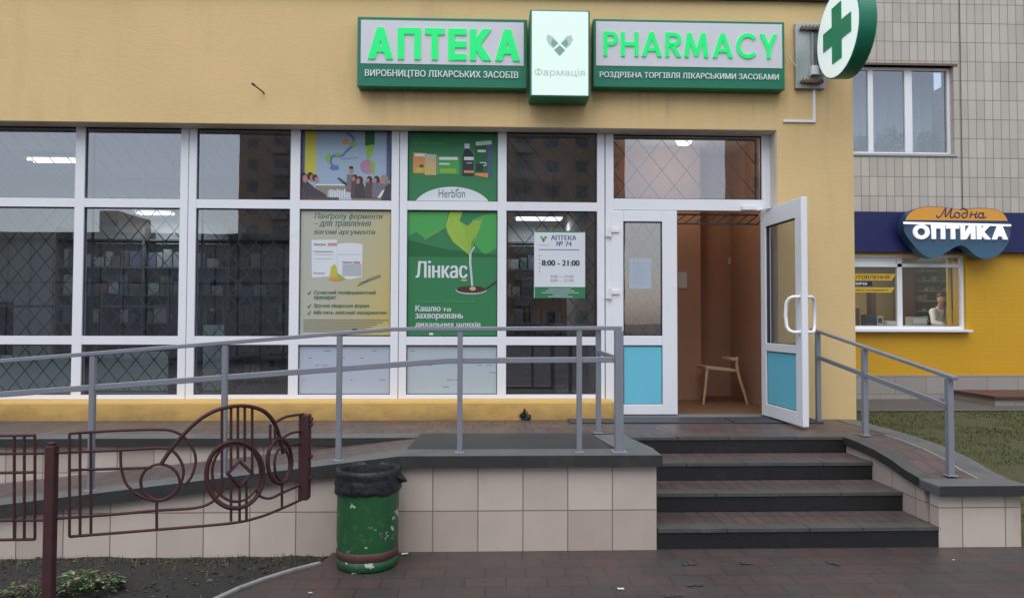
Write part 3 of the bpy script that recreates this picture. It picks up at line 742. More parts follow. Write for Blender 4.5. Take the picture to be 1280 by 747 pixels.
b_ = MB(); b_.lathe([(.095, .15), (.10, .11), (.075, .07), (.001, .055)], (2.35, 8.45, 3.6), 'warm_light', 20); b_.build('lamp_shade', t_)
lp = bpy.data.lights.new('lamp_light', 'POINT'); lp.energy = 6; lp.color = (1, .80, .58); lp.shadow_soft_size = .1
lo = bpy.data.objects.new('lamp_light', lp); lo.location = (0, 0, -.12); lo.parent = t_; COL.objects.link(lo)

# diamond grilles behind the glass, one to each bay
def grille(x0, x1, z0, z1, y, lab, cell=(.185, .225), r=.0042):
    b_ = MB(); wd_, hg = x1-x0, z1-z0; sl_ = cell[1]/cell[0]
    for sgn in (1, -1):
        c0 = -hg if sgn > 0 else 0; n = int((wd_*sl_+hg)/cell[1])+2
        for i in range(n):
            # line z = sgn*sl*x + c
            c = (c0+i*cell[1]) if sgn > 0 else (i*cell[1])
            pts = []
            for x in (0, wd_):
                z = sgn*sl_*x+c
                if 0 <= z <= hg: pts.append((x, z))
            for z in (0, hg):
                x = (z-c)/(sgn*sl_)
                if 0 < x < wd_: pts.append((x, z))
            if len(pts) >= 2 and (Vector(pts[0])-Vector(pts[1])).length > .03:
                (xa, za), (xb, zb) = pts[0], pts[1]
                b_.bar((x0+xa, y+sgn*.006, z0+za), (x0+xb, y+sgn*.006, z0+zb), r*2, r*2, 'black_metal')
    for p_, q_ in (((x0, z0), (x0, z1)), ((x1, z0), (x1, z1)), ((x0, z0), (x1, z0)), ((x0, z1), (x1, z1))): b_.bar((p_[0], y, p_[1]), (q_[0], y, q_[1]), .02, .02, 'black_metal')
    return tag(b_.build('window_grille'), lab, 'window grille', 'diamond grilles behind the window panes')
zg0, zg1 = ZB1+.02, ZT0-.02
for (a, b2, lab) in ((-26, 92, 'dark diamond grille behind the leftmost column of panes'), (104, 226, 'dark diamond grille behind the second column of panes'),
                     (244, 362, 'dark diamond grille beside the yellow medicine poster'), (633, 748, 'dark diamond grille behind the opening hours sheet')):
    grille(PF.x(a)+.01, PF.x(b2)-.01, zg0, zg1, YF+.16, lab)
grille(gx0+.01, gx1-.01, gz0+.01, gz1-.01, YF+.16, 'dark diamond grille behind the glass over the entrance', (.27, .33))
grille(PF.x(776), PF.x(830), PF.z(421), at(800, 276, YF).z, YF+.14, 'dark diamond grille behind the glass of the left door leaf', (.16, .23))
# folded grille at the top of the doorway
q = MB()
zc = dz1-.06
for i in range(9):
    x = PF.x(848)+i*(ex1-PF.x(848)-.03)/8
    q.bar((x, YF+.16, zc-.055), (x+.12, YF+.16, zc+.035), .012, .012, 'black_metal')
q.bar((PF.x(848), YF+.16, zc-.06), (ex1-.02, YF+.16, zc-.06), .02, .016, 'black_metal'); q.bar((PF.x(848), YF+.16, zc+.04), (ex1-.02, YF+.16, zc+.04), .02, .016, 'black_metal')
tag(q.build('door_grille'), 'folded dark security grille at the top of the open doorway', 'security grille')

# cabinets and shelving seen through the left panes
def shelf_unit(x0, x1, y, lab, back, h, seed, m='dark_shelf'):
    t_ = thing('display_cabinet', lab, 'cabinet', ((x0+x1)/2, y+.2, ZL)); r_ = random.Random(seed)
    b_ = MB(); b_.box(x0, x1, y, y+.025, ZL+.05, ZL+back, 'pale_green'); b_.build('back_panel', t_)
    b_ = MB(); b_.box(x0, x0+.03, y+.026, y+.4, ZL+.005, ZL+h, m); b_.build('side_panel', t_)
    b_ = MB(); b_.box(x1-.03, x1, y+.026, y+.4, ZL+.005, ZL+h, m); b_.build('side_panel', t_)
    n = int((h-.05)/.36)
    for i in range(n+1):
        b_ = MB(); z = ZL+.06+i*.36; b_.box(x0+.031, x1-.031, y+.03, y+.4, z, z+.02, m); b_.build('shelf', t_)
    return t_
shelf_unit(PF.x(-20)*1.05, PF.x(88)*1.05, 7.95, 'pale green backed cabinet low behind the leftmost bottom pane', .62, 1.2, 1)
shelf_unit(PF.x(118)*1.05, PF.x(208)*1.05, 7.98, 'pale green backed cabinet low behind the second bottom pane', .66, 1.3, 2)
shelf_unit(PF.x(252)*1.05, PF.x(278)*1.05, 7.97, 'narrow pale green cabinet behind the third column of panes', .95, 1.1, 3)
t_ = thing('shop_shelving', 'dark shelving with rows of medicine boxes along the back wall', 'shelving', (-3.4, 11.2, ZL))
b_ = MB()
for i in range(6): b_.box(-6.5, 1.2, 11.1, 11.45, ZL+.1+i*.42, ZL+.125+i*.42, 'dark_shelf')
for i in range(7): b_.box(-6.5+i*1.28, -6.47+i*1.28, 11.09, 11.46, ZL+.01, ZL+2.4, 'dark_shelf')
b_.build('frame', t_)
b_ = MB(); r_ = random.Random(4)
mat('box_a', (.32, .33, .32), .6); mat('box_b', (.10, .17, .12), .6); mat('box_c', (.22, .11, .07), .6); mat('box_d', (.12, .14, .2), .6)
for i in range(5):
    x = -6.4
    while x < 1.1:
        w_ = r_.uniform(.06, .22); h_ = r_.uniform(.12, .3)
        if abs(((x+6.5) % 1.28)) < .06 or ((x+w_+6.5) % 1.28) < .04+w_ and ((x+6.5) % 1.28) > 1.28-w_: x += .08; continue
        b_.box(x, x+w_*.9, 11.13, 11.4, ZL+.126+i*.42, ZL+.126+i*.42+h_, r_.choice(['box_a', 'box_a', 'box_b', 'box_c', 'box_d', 'dark_shelf'])); x += w_+.01
stuff(b_.build('medicine_boxes', t_))
t_ = thing('shop_counter', 'shop counter with a white top behind the opening hours sheet', 'counter', (.75, 8.9, ZL))
b_ = MB(); b_.box(.15, 1.75, 8.7, 9.2, ZL+.004, ZL+.72, 'dark_shelf'); b_.build('base', t_); b_ = MB(); b_.box(.1, 1.78, 8.66, 9.24, ZL+.721, ZL+.75, 'box_a'); b_.build('countertop', t_)

# chair in the entrance
def P(px, py, Y): return at(px, py, Y)
ch = thing('chair', 'light wooden chair frame with a low seat inside the doorway', 'chair', (P(905, 515, 8.55).x, 8.7, ZL+.006))
yc = 8.6; b0, b1 = P(884, 462, yc), P(918, 468, yc)
xa, xb = b0.x, b1.x; zs = ZL+.44
b_ = MB(); b_.add([(xa-.02, yc-.02, zs-.01), (xb+.01, yc-.02, zs-.045), (xb+.01, yc+.34, zs-.045), (xa-.02, yc+.34, zs-.01), (xa-.02, yc-.02, zs+.025), (xb+.01, yc-.02, zs-.01), (xb+.01, yc+.34, zs-.01), (xa-.02, yc+.34, zs+.025)],
  [(3, 2, 1, 0), (4, 5, 6, 7), (0, 1, 5, 4), (1, 2, 6, 5), (2, 3, 7, 6), (3, 0, 4, 7)], 'wood_light'); b_.build('seat', ch, .006)
for dy in (0, .31):
    kx = 1+dy/yc; xa_, xb_ = xa, xb; xa, xb = xa*kx, xb*kx
    b_ = MB(); b_.tube([(xa+.0, yc+dy, zs-.01), (xa-.02, yc+dy, zs-.2), (xa-.05, yc+dy, ZL+.006)], [.02, .018, .015], 'wood_light', 8); b_.build('leg', ch)
    b_ = MB(); b_.tube([(xb+.03, yc+dy, zs+.13), (xb+.03, yc+dy, zs+.02), (xb+.06, yc+dy, zs-.12), (xb+.12, yc+dy, zs-.3), (xb+.155, yc+dy, ZL+.006)], [.016, .02, .021, .018, .015], 'wood_light', 8); b_.build('leg', ch); xa, xb = xa_, xb_
b_ = MB(); b_.box(xb-.05, xb+.05, yc-.02, yc+.33, zs+.09, zs+.125, 'wood_light'); b_.build('backrest', ch, .008)
# notice and switch inside the vestibule
n_ = MB(); p0, p1 = P(848, 340, 9.08), P(859, 360, 9.08); n_.box(p0.x, p1.x, 9.088, 9.098, p1.z, p0.z, 'int_wall'); tag(n_.build('notice'), 'small pale notice on the brown wall inside the entrance', 'notice')
n_ = MB(); p0, p1 = P(910, 322, YV), P(915, 330, YV); n_.box(p0.x, p1.x, YV-.025, YV-.001, p1.z, p0.z, 'int_wall'); tag(n_.build('light_switch', bevel=.004), 'small pale switch on the back wall inside the entrance', 'light switch')

# ================================================================== POSTERS (printed sheets on the inner side of the panes)
def flat(name, col, rough=.6): mat(name, col, rough, .03, 2)
flat('p_green', (.028, .19, .072)); flat('p_green_d', (.01, .12, .035)); flat('p_green_l', (.06, .34, .08)); flat('p_lime', (.25, .42, .05)); flat('p_leaf', (.30, .47, .06))
flat('p_white', (.66, .70, .74)); flat('p_pale', (.40, .46, .55)); flat('p_pale2', (.40, .475, .52)); flat('p_grey', (.40, .44, .48)); flat('p_text', (.055, .14, .075)); flat('p_black', (.022, .024, .03))
flat('p_brown', (.06, .022, .015)); flat('p_orange', (.62, .26, .09)); flat('p_peach', (.55, .40, .20)); flat('p_yellow', (.50, .46, .06)); flat('p_skin', (.42, .21, .16)); flat('p_sky', (.31, .41, .52)); flat('p_blue', (.09, .19, .42))
flat('p_navy', (.07, .10, .20)); flat('p_maroon', (.10, .06, .06)); flat('p_pink', (.38, .20, .30)); flat('p_suit', (.055, .045, .06)); flat('p_red', (.5, .06, .06)); flat('p_tan', (.25, .22, .17)); flat('p_suitg', (.16, .15, .19))
m, t, b = nodes('p_cream'); b.inputs['Roughness'].default_value = .6
tc = t.nodes.new('ShaderNodeTexCoord'); mp = t.nodes.new('ShaderNodeMapping'); mp.inputs['Rotation'].default_value = (0, 0, 0); t.links.new(tc.outputs['Generated'], mp.inputs[0])
s = t.nodes.new('ShaderNodeSeparateXYZ'); t.links.new(mp.outputs[0], s.inputs[0])
ad = N(t, 'ShaderNodeMath', operation='MULTIPLY_ADD'); ad.inputs[1].default_value = -.45; t.links.new(s.outputs[2], ad.inputs[0]); t.links.new(s.outputs[0], ad.inputs[2])
t.links.new(ramp(t, ad.outputs[0], .05, .9, c4((.43, .44, .37)), c4((.50, .41, .14))), b.inputs['Base Color'])

YP = YF+.031       # printed face just in front of the pane
class Sheet:
    def __init__(s, cx, cy): s.b = MB(); s.pl = Plane(YP, cx, cy); s.k = 0
    def X(s, px): return s.pl.x(px)
    def Z(s, py): return s.pl.z(py)
    def lay(s): s.k += 1; return YP-.00014*s.k-.0002
    def base(s, x0, x1, y0, y1, m, th=.001): s.b.box(s.X(x0), s.X(x1), YP-.0001, YP+th, s.Z(y1), s.Z(y0), m)
    def shape(s, pts, m, y=None):
        y = y or s.lay()
        vs = [(s.X(a), y, s.Z(c)) for a, c in pts]
        # face the street
        ar = sum(vs[i][0]*vs[(i+1) % len(vs)][2]-vs[(i+1) % len(vs)][0]*vs[i][2] for i in range(len(vs)))
        if ar < 0: vs.reverse()
        s.b.poly(vs, m)
    def rect(s, x0, x1, y0, y1, m, y=None): s.shape([(x0, y0), (x1, y0), (x1, y1), (x0, y1)], m, y)
    def text(s, st_, x0, x1, y0, y1, m, **kw): text(s.b, st_, s.X(x0), s.X(x1), s.Z(y1), s.Z(y0), s.lay(), m, depth=.0001, **kw)
    def line(s, pts, wpx, m):
        y = s.lay()
        for (a, c), (d, e) in zip(pts[:-1], pts[1:]):
            l = math.hypot(d-a, e-c) or 1; nx, ny = -(e-c)/l*wpx/2, (d-a)/l*wpx/2
            s.shape([(a+nx, c+ny), (d+nx, e+ny), (d-nx, e-ny), (a-nx, c-ny)], m, y); y -= .00001
    def done(s, lab, cat='poster', group=None): return tag(s.b.build('poster' if cat == 'poster' else cat.replace(' ', '_')), lab, cat, group)
GR = 'sheets on the window panes'

# meeting poster (top)
q = Sheet(431, 207); q.base(374.5, 488, 164.5, 250.5, 'p_sky')
q.rect(374.5, 381, 164.5, 222, 'p_navy'); q.rect(381, 395, 164.5, 218, 'p_yellow'); q.rect(483, 488, 164.5, 225, 'p_navy')
q.rect(395, 483, 231, 251, 'p_tan'); q.rect(395, 460, 230.5, 232, 'p_white')
q.rect(456, 468, 164.5, 182, 'p_green_d'); q.shape([(456, 182), (468, 180), (464, 196), (459, 199)], 'p_lime')
q.shape(ell(459, 208, 9, 9, 14), 'p_pink'); q.shape([(463, 199), (469, 204), (468, 217), (464, 216)], 'p_lime')
q.line([(433, 166), (442, 172), (441, 182), (432, 190), (428, 195), (415, 195), (413, 202), (416, 208), (423, 208)], 3, 'p_blue')
q.shape(ell(432, 177, 4, 4, 10), 'p_orange'); q.shape(ell(441, 180, 4, 4, 10), 'p_lime'); q.shape(ell(410, 198, 3, 6, 10), 'p_lime'); q.shape(ell(422, 193, 5, 2, 10), 'p_lime'); q.shape(ell(418, 210, 6, 3, 10), 'p_blue')
q.line([(425, 199), (448, 197)], .7, 'p_blue')
q.shape([(374.5, 228), (382, 225), (395, 236), (407, 243), (412, 250.5), (374.5, 250.5)], 'p_suit'); q.shape([(374.5, 233), (380, 236), (384, 250.5), (374.5, 250.5)], 'p_maroon')
q.rect(410, 440, 238, 250.5, 'p_pale'); q.rect(384, 424, 246.5, 250.5, 'p_maroon')
for i in range(10): q.rect(413+i*2.9, 414.2+i*2.9, 236+i % 3, 247, 'p_white')
for (hx, hy, r_) in ((379, 223, 5), (388, 222, 4.2), (394, 224, 3.6)):
    q.shape(ell(hx, hy-1.5, r_, r_*1.15, 12), 'p_brown'); q.shape(ell(hx+r_*.55, hy+1, r_*.65, r_*.95, 12), 'p_skin')
q.shape([(434, 218), (442, 218), (446, 240), (433, 240)], 'p_suitg'); q.shape([(422, 223), (424, 222), (434, 229), (434, 233)], 'p_suit'); q.shape(ell(439, 212, 2.6, 4, 12), 'p_skin'); q.shape(ell(439, 209.5, 2.8, 2, 10), 'p_brown')
for (hx, hy, r_, c_) in ((444, 222, 3.4, 'p_brown'), (450, 225, 4.2, 'p_brown'), (462, 224, 3.6, 'p_brown'), (471, 224, 3.8, 'p_brown'), (481, 224, 5, 'p_tan')):
    q.shape([(hx-r_*1.3, hy+r_), (hx+r_*1.2, hy+r_), (hx+r_*1.9, 247), (hx-r_*1.5, 247)], rnd.choice(['p_suit', 'p_maroon', 'p_suitg'])); q.shape(ell(hx, hy, r_, r_*1.2, 12), c_); q.shape(ell(hx-r_*.5, hy+1.5, r_*.55, r_*.85, 12), 'p_skin')
q.shape([(478, 238), (482, 236), (476, 247), (472, 247)], 'p_white'); q.shape([(482, 233), (488, 228), (488, 250.5), (477, 250.5)], 'p_suit')
q.done('poster of a meeting in front of a pale projection screen', group=GR)

# yellow medicine poster
q = Sheet(431, 340); q.base(374.5, 488, 262.5, 418.5, 'p_cream')
for (s_, x0, x1, y0, y1) in (('Панґролу ферменти', 392, 478, 266.5, 275.5), ('– для травлення', 392, 463.5, 276.5, 285), ('вагомі аргументи', 392, 469, 286.5, 294.5)): q.text(s_, x0, x1, y0, y1, 'p_text', shear=.25, bold=.03)
q.shape([(389, 300), (421, 299.5), (421, 345), (390, 347)], 'p_white'); q.shape([(387, 301), (389, 300), (390, 347), (387.5, 345)], 'p_grey')
q.shape([(421, 306)]+ell(437, 306, 16, 2.5, 10, 180, 360)+[(453, 306), (452.5, 346), (437, 349), (422, 347)], 'p_white'); q.rect(422, 452.5, 317.5, 318.3, 'p_grey'); q.rect(428, 452, 330, 345, 'p_grey')
q.text('Пангрол', 392, 407, 304, 308, 'p_black', bold=.03); q.text('20000', 409, 421, 303.5, 307.5, 'p_red', bold=.03); q.text('Панкреатин', 392, 416, 313.5, 316, 'p_black'); q.rect(392, 418, 318, 318.6, 'p_grey'); q.rect(392, 415, 323, 323.6, 'p_grey')
q.text('20 капсул', 392, 406, 340.5, 343, 'p_black'); q.text('Пангрол', 428, 440, 326.5, 329.5, 'p_black', bold=.03); q.text('20000', 441, 450, 326.5, 329.5, 'p_red', bold=.03)
q.shape([(414, 333), (419, 330), (422, 341), (431, 348), (425, 351), (411, 350)], 'p_yellow'); q.shape(ell(421, 348.5, 9, 2.5, 14), 'p_orange'); q.shape([(420, 340), (425, 343), (432, 348), (424, 350)], 'p_lime')
q.line([(447, 357), (460, 351), (476, 345)], 1.1, 'p_text'); q.line([(449, 353), (455, 352), (462, 348), (475, 343)], .7, 'p_text')
for (s_, x0, x1, y0, y1) in (('Сучасний поліферментний', 392.5, 470, 363, 368.5), ('препарат', 392.5, 421, 370, 375), ('Зручна лікарська форма', 392.5, 462, 379.5, 385), ('Містить якісний панкреатин', 392.5, 484, 388, 393.5)): q.text(s_, x0, x1, y0, y1, 'p_text', shear=.2, bold=.03)
for y_ in (366, 382.5, 391): q.line([(385, y_), (386.5, y_+2), (389, y_-2.5)], 1, 'p_text')
for i in range(6): q.rect(380, 486-(i*7) % 30, 399+i*2.8, 400+i*2.8, 'p_tan')
q.rect(441, 447, 410.5, 412, 'p_black')
q.done('yellow medicine poster with a white jar and slanted dark green text', group=GR)

# green syrup poster (top)
q = Sheet(565, 210); q.base(509.5, 621, 167, 251, 'p_green')
q.shape([(519, 251.5)]+[(x, y) for x, y in ell(565.5, 262, 49, 28.5, 26, 200, 340)]+[(612, 251.5)], 'p_white')
q.text('Herbion', 548.5, 581.5, 236.5, 247, 'p_text', bold=.0); q.shape([(569, 238), (573, 235), (574, 237), (570, 240)], 'p_green_l')
q.text('Для всієї родини', 515, 555, 176, 182, 'p_green_l', bold=.02)
for (x0, x1, c_, y0, y1) in ((516.5, 533, 'p_orange', 191, 217), (531, 546, 'p_peach', 192.5, 219), (547, 574, 'p_green_l', 195, 218)):
    q.shape([(x0, y0), (x1, y0+1), (x1, y1), (x0, y1)], c_); q.rect(x0+2, x1-2, y0+1.5, y0+5, 'p_white' if c_ != 'p_peach' else 'p_pale2'); q.rect(x0+3, x1-4, y1-7, y1-2, 'p_lime' if c_ == 'p_green_l' else 'p_yellow')
q.rect(549, 562, 204, 206, 'p_white'); q.shape(ell(527, 208, 3, 2, 10), 'p_green_d'); q.rect(545, 547, 194, 219, 'p_tan')
q.shape([(578, 220), (578, 196), (580, 188), (584, 185), (588, 188), (592, 194), (592, 220)], 'p_black'); q.rect(580.5, 587, 179.5, 185.5, 'p_white'); q.rect(580, 592, 196, 200, 'p_white'); q.rect(580, 592, 213, 216, 'p_orange'); q.rect(583, 590, 203, 204.2, 'p_grey')
q.shape([(594, 176), (612, 175), (610, 222), (594, 219)], 'p_green_d'); q.shape([(609, 176), (616, 178), (615, 219), (610, 222)], 'p_navy'); q.shape([(594, 177), (614, 175), (615, 180), (595, 182)], 'p_white'); q.rect(597, 607, 187, 190, 'p_white'); q.shape([(594, 216), (610, 216), (610, 222), (594, 219)], 'p_orange'); q.rect(595, 604, 205, 214, 'p_black'); q.line([(600, 203), (607, 203), (608, 206), (604, 207)], 1, 'p_white')
q.done('green poster with syrup bottle, boxes and a white arch', group=GR)

# green cough syrup poster with a leaf and spoon
q = Sheet(565, 340); q.base(508.5, 621, 263.5, 419, 'p_green')
q.shape([(509, 264), (560, 264), (557, 284), (545, 292), (532, 299), (520, 290), (509, 296)], 'p_green_l')
q.shape([(590, 275), (604, 268), (620.5, 266), (620.5, 310), (606, 318), (594, 306)], 'p_green_l'); q.shape([(509, 300), (560, 312), (620, 318), (620, 321), (509, 321)], 'p_green_d')
q.shape([(562, 264), (578, 264), (574, 276), (580, 284), (585, 300), (586, 318), (577, 311), (566, 302), (559, 290), (557, 282)], 'p_leaf')
q.shape([(574, 276), (584, 282), (592, 275), (602, 275), (598, 288), (590, 302), (586, 317), (584, 300), (580, 285)], 'p_lime')
for i in range(7): q.line([(570+i*2, 283+i*4.5), (577+i*1.2, 281+i*4.5), (583+i*.4, 285+i*4.2)], .7, 'p_lime')
q.line([(562, 264), (566, 285), (578, 304), (585, 315)], .9, 'p_lime'); q.line([(556, 284), (540, 293), (530, 300)], .8, 'p_lime'); q.line([(604, 270), (600, 280), (594, 298), (587, 314)], .9, 'p_leaf')
q.line([(593, 308), (588, 316), (588, 330), (589.5, 345), (590.5, 358)], 2.6, 'p_pale2'); q.line([(587, 316), (587, 330), (589, 345), (590, 358)], 1.0, 'p_white')
q.shape(ell(589, 362.5, 19.5, 5.4, 22), 'p_grey'); q.shape(ell(589, 361.5, 18.5, 4.4, 22), 'p_brown'); q.line([(606, 362), (613, 357), (621, 351)], 2, 'p_black'); q.shape(ell(591, 360.5, 4, 2.6, 12), 'p_peach')
q.text('Лінкас', 519.5, 584.5, 326, 347.5, 'p_white', bold=.035); q.shape(ell(580, 350, 4, 1.4, 10), 'p_peach')
q.text('Природний засіб лікування', 520, 594, 375, 379, 'p_green_l', bold=.02)
for (s_, x0, x1, y0, y1) in (('Кашлю', 519.5, 551, 381.5, 389), ('та', 553.5, 564, 385, 389), ('захворювань', 519.5, 579, 392, 400), ('дихальних шляхів', 519.5, 601, 402, 409)): q.text(s_, x0, x1, y0, y1, 'p_white', bold=.03, shear=.05)
q.rect(537, 542, 416, 418.5, 'p_white')
q.done('green cough syrup poster with a yellow leaf dripping into a spoon', group=GR)

# plain sheets over the bottom panes
for (x0, x1, y0, y1, m_, lab) in ((373.5, 488.5, 431, 493.5, 'p_pale', 'bluish white sheet covering the bottom pane under the yellow poster'), (508.5, 621.5, 431, 493.5, 'p_pale2', 'greyish sheet covering the bottom pane under the spoon poster')):
    q = Sheet((x0+x1)/2, 462); q.base(x0, x1, y0, y1, m_)
    for j in range(6):
        yy = y0+7+j*9; x = x0+5
        while x < x1-10:
            w_ = rnd.uniform(2, 10)
            if rnd.random() < .35: q.rect(x, x+w_, yy, yy+.7, 'p_grey' if rnd.random() < .6 else 'p_navy', YP-.0004)
            x += w_+rnd.uniform(2, 8)
    q.done(lab, 'paper sheet', group=GR)

# opening hours sheet
q = Sheet(700, 330); q.base(667.5, 731.5, 288.5, 372.5, 'p_pale2')
q.rect(668, 731.3, 290.5, 359, 'p_white'); q.rect(668.5, 731.5, 358.5, 372.5, 'p_green'); q.rect(669, 731, 288.5, 290.5, 'p_green')
q.text('АПТЕКА', 688.5, 720.5, 294, 300, 'p_navy', bold=.04); q.text('№ 74', 695.5, 714.5, 301.5, 307.5, 'p_navy', bold=.03)
for (a, c_) in (((0, 0), 'p_green_l'),):
    q.shape([(674.5, 297), (677, 294.5), (679, 297), (676.8, 299.3)], 'p_lime'); q.shape([(679.5, 297), (681.5, 294.5), (684, 297), (681.8, 299.3)], 'p_green_l'); q.shape([(677, 299.8), (679.3, 297.6), (681.5, 299.8), (679.3, 303)], 'p_green')
q.rect(672.5, 686, 306, 306.7, 'p_grey'); q.rect(673, 724, 311.6, 312.4, 'p_navy')
for i in range(5): q.rect(673.5, 675.5, 319+i*5, 319.8+i*5, 'p_navy')
q.text('8:00 - 21:00', 677, 724.5, 325, 332, 'p_black', bold=.045)
q.text('8:00 — 21:00', 688, 717, 343.5, 346.8, 'p_grey', bold=.03); q.text('9:00 — 21:00', 688, 717, 348.5, 351.8, 'p_grey', bold=.03)
for i, (a, c_) in enumerate(((686, 714), (682, 718), (677, 724), (691, 710), (685, 716))): q.rect(a, c_, 360.5+i*2.4, 361.6+i*2.4, 'p_pale2')
q.done('white opening hours sheet with green foot on the pane beside the door', 'notice', group=GR)
# paper sheet on the door leaf
q = Sheet(800, 341); q.pl = Plane(YF+.016, 800, 341); q.b.box(q.X(786.5), q.X(814), YF+.0160, YF+.0167, q.Z(360.5), q.Z(322.5), 'p_pale')
for i in range(7): q.rect(790, 811-(i*5) % 9, 328+i*4.2, 328.8+i*4.2, 'p_grey', YF+.0145)
q.done('plain pale paper sheet taped to the glass of the left door leaf', 'notice', group=GR)

# ================================================================== SIGNS ON THE WALL
YS = YW-.13
def signbox(px, py0, py1, edge_, split, lab, lines, cat='shop sign'):
    S = Plane(YS, (px[0]+px[1])/2, (py0+py1)/2)
    x0, x1, z0, z1 = S.x(px[0]), S.x(px[1]), S.z(py1), S.z(py0)
    t_ = thing('shop_sign', lab, cat, ((x0+x1)/2, YS+.06, z0))
    b_ = MB(); b_.box(x0, x1, YS, YW-.002, z0, z1, 'sign_green'); b_.build('case', t_, .008)
    e = S.x(px[0]+edge_)-x0; zs_ = S.z(split)
    b_ = MB(); b_.box(x0+e, x1-e, YS-.004, YS+.01, zs_, z1-e, 'sign_white'); b_.build('face', t_)
    for nm, s_, a, c_, y0_, y1_, m_, bold, dp in lines:
        b_ = MB()
        if m_ == 'neon': stroke_letters(b_, s_, S.x(a), S.x(c_)+(S.x(c_)-S.x(a))*.022, S.z(y1_), S.z(y0_), YS-.005, m_, {'А': (1.08, .98, .86, .78, .92, 1.08), 'P': (.78, .92, 1.08, .84, 1.28, 1.08, 1.08, .92)}[s_[0]], bold, dp)
        else: text(b_, s_, S.x(a), S.x(c_), S.z(y1_), S.z(y0_), YS-.005, m_, bold=bold, depth=dp)
        b_.build('lettering', t_)
signbox((446.5, 659), 22.5, 109.5, 4.5, 81, 'green framed sign with four white words under АПТЕКА in green'.replace('four white words', 'a white line'), [('l', 'АПТЕКА', 459, 650.5, 36.5, 75.5, 'neon', .062, .012), ('l', 'ВИРОБНИЦТВО ЛІКАРСЬКИХ ЗАСОБІВ', 456.5, 648, 88.5, 98.5, 'text_white', .02, .004)])
signbox((741.5, 981), 25.5, 110.5, 3.5, 84, 'green framed sign with PHARMACY in glowing green letters', [('l', 'PHARMACY', 753.5, 969.5, 42, 72, 'neon', .038, .012), ('l', 'РОЗДРІБНА ТОРГІВЛЯ ЛІКАРСЬКИМИ ЗАСОБАМИ', 749.5, 973, 91.5, 100, 'text_white', .02, .004)])
YC = YW-.26; S = Plane(YC, 700, 66)
x0, x1, z0, z1 = S.x(662.5), S.x(737.5), S.z(121.5), S.z(12.5)
t_ = thing('lightbox_sign', 'bright white lightbox with a pale four petal emblem', 'lightbox sign', ((x0+x1)/2, YC+.1, z0))
b_ = MB(); b_.box(x0, x1, YC, YW-.002, z0, z1, 'sign_green'); b_.build('case', t_, .01)
b_ = MB(); b_.box(x0+.018, x1-.018, YC-.004, YC+.01, z0+.018, z1-.018, 'lightbox'); b_.build('face', t_)
b_ = MB(); yy = YC-.0055
def spoly(mb, Pl, pts, y, m):
    vs = [(Pl.x(a), y, Pl.z(c)) for a, c in pts]
    ar = sum(vs[i][0]*vs[(i+1) % len(vs)][2]-vs[(i+1) % len(vs)][0]*vs[i][2] for i in range(len(vs)))
    if ar < 0: vs.reverse()
    mb.poly(vs, m)
spoly(b_, S, [(684, 44), (690, 46), (698.2, 54.5), (691, 61), (686, 56), (683, 50)], yy, 'emblem_b'); spoly(b_, S, [(714, 44), (708, 46), (700.8, 54.5), (708, 61), (713, 56), (716, 50)], yy, 'emblem_b')
spoly(b_, S, [(691, 49), (697.6, 55), (692, 60), (688.5, 55)], yy-.0006, 'emblem_a'); spoly(b_, S, [(708, 49), (701.4, 55), (707, 60), (710.5, 55)], yy-.0006, 'emblem_a')
spoly(b_, S, [(692.5, 63), (699.5, 57), (706.5, 63), (699.5, 70.5)], yy, 'emblem_a'); b_.build('emblem', t_)
b_ = MB(); text(b_, 'Фармація', S.x(668), S.x(731), S.z(97), S.z(86), YC-.005, 'emblem_b', bold=.0, depth=.002); b_.build('lettering', t_)

# bracket plate, round cross sign, conduit, pin
S = Plane(YW-.045, 1012, 70)
t_ = thing('bracket_plate', 'grey metal plate with clamps on the wall behind the round sign', 'bracket', (S.x(1012), YW-.03, S.z(110)))
b_ = MB(); b_.box(S.x(994.5), S.x(1031.5), YW-.045, YW-.002, S.z(110.5), S.z(29), 'steel_plate'); b_.build('plate', t_, .004)
for yy_ in (37, 103):
    b_ = MB(); b_.box(S.x(1000), S.x(1027), YW-.085, YW-.046, S.z(yy_+1.5), S.z(yy_-1.5), 'rust')
    for i in range(6): b_.tube([(S.x(1001+i*4.6), YW-.088, S.z(yy_+2.6)), (S.x(1001+i*4.6), YW-.088, S.z(yy_-2.6))], .008, 'rust', 6)
    b_.build('clamp', t_)
b_ = MB(); b_.box(S.x(1013.5), S.x(1015.5), YW-.07, YW-.046, S.z(96), S.z(42), 'steel_plate'); b_.box(S.x(1012), S.x(1021), YW-.10, YW-.046, S.z(95), S.z(84), 'white_plastic'); b_.build('conduit_box', t_)
YCR = 6.80; cc = at(1046, 41.5, YCR); RAD = .428; TH = .16
t_ = thing('cross_sign', 'round pharmacy sign with a green cross, projecting from the wall corner', 'projecting sign', (cc.x, cc.y, cc.z-RAD))
def disc(x, r, n=64): return [(x, cc.y+r*math.cos(2*math.pi*i/n), cc.z+r*math.sin(2*math.pi*i/n)) for i in range(n)]
b_ = MB(); n = 64; A, B = disc(cc.x+.012, RAD), disc(cc.x+TH, RAD); b_.add(A+B, [(i, (i+1) % n, n+(i+1) % n, n+i) for i in range(n)], 'sign_green', True)
A2, B2 = disc(cc.x, RAD-.012), disc(cc.x+TH+.012, RAD-.012); b_.add(A+A2, [(i, (i+1) % n, n+(i+1) % n, n+i) for i in range(n)], 'sign_green', True); b_.add(B+B2, [(i, (i+1) % n, n+(i+1) % n, n+i) for i in range(n)], 'sign_green', True); b_.build('rim', t_)
cw, cl = .092, .275
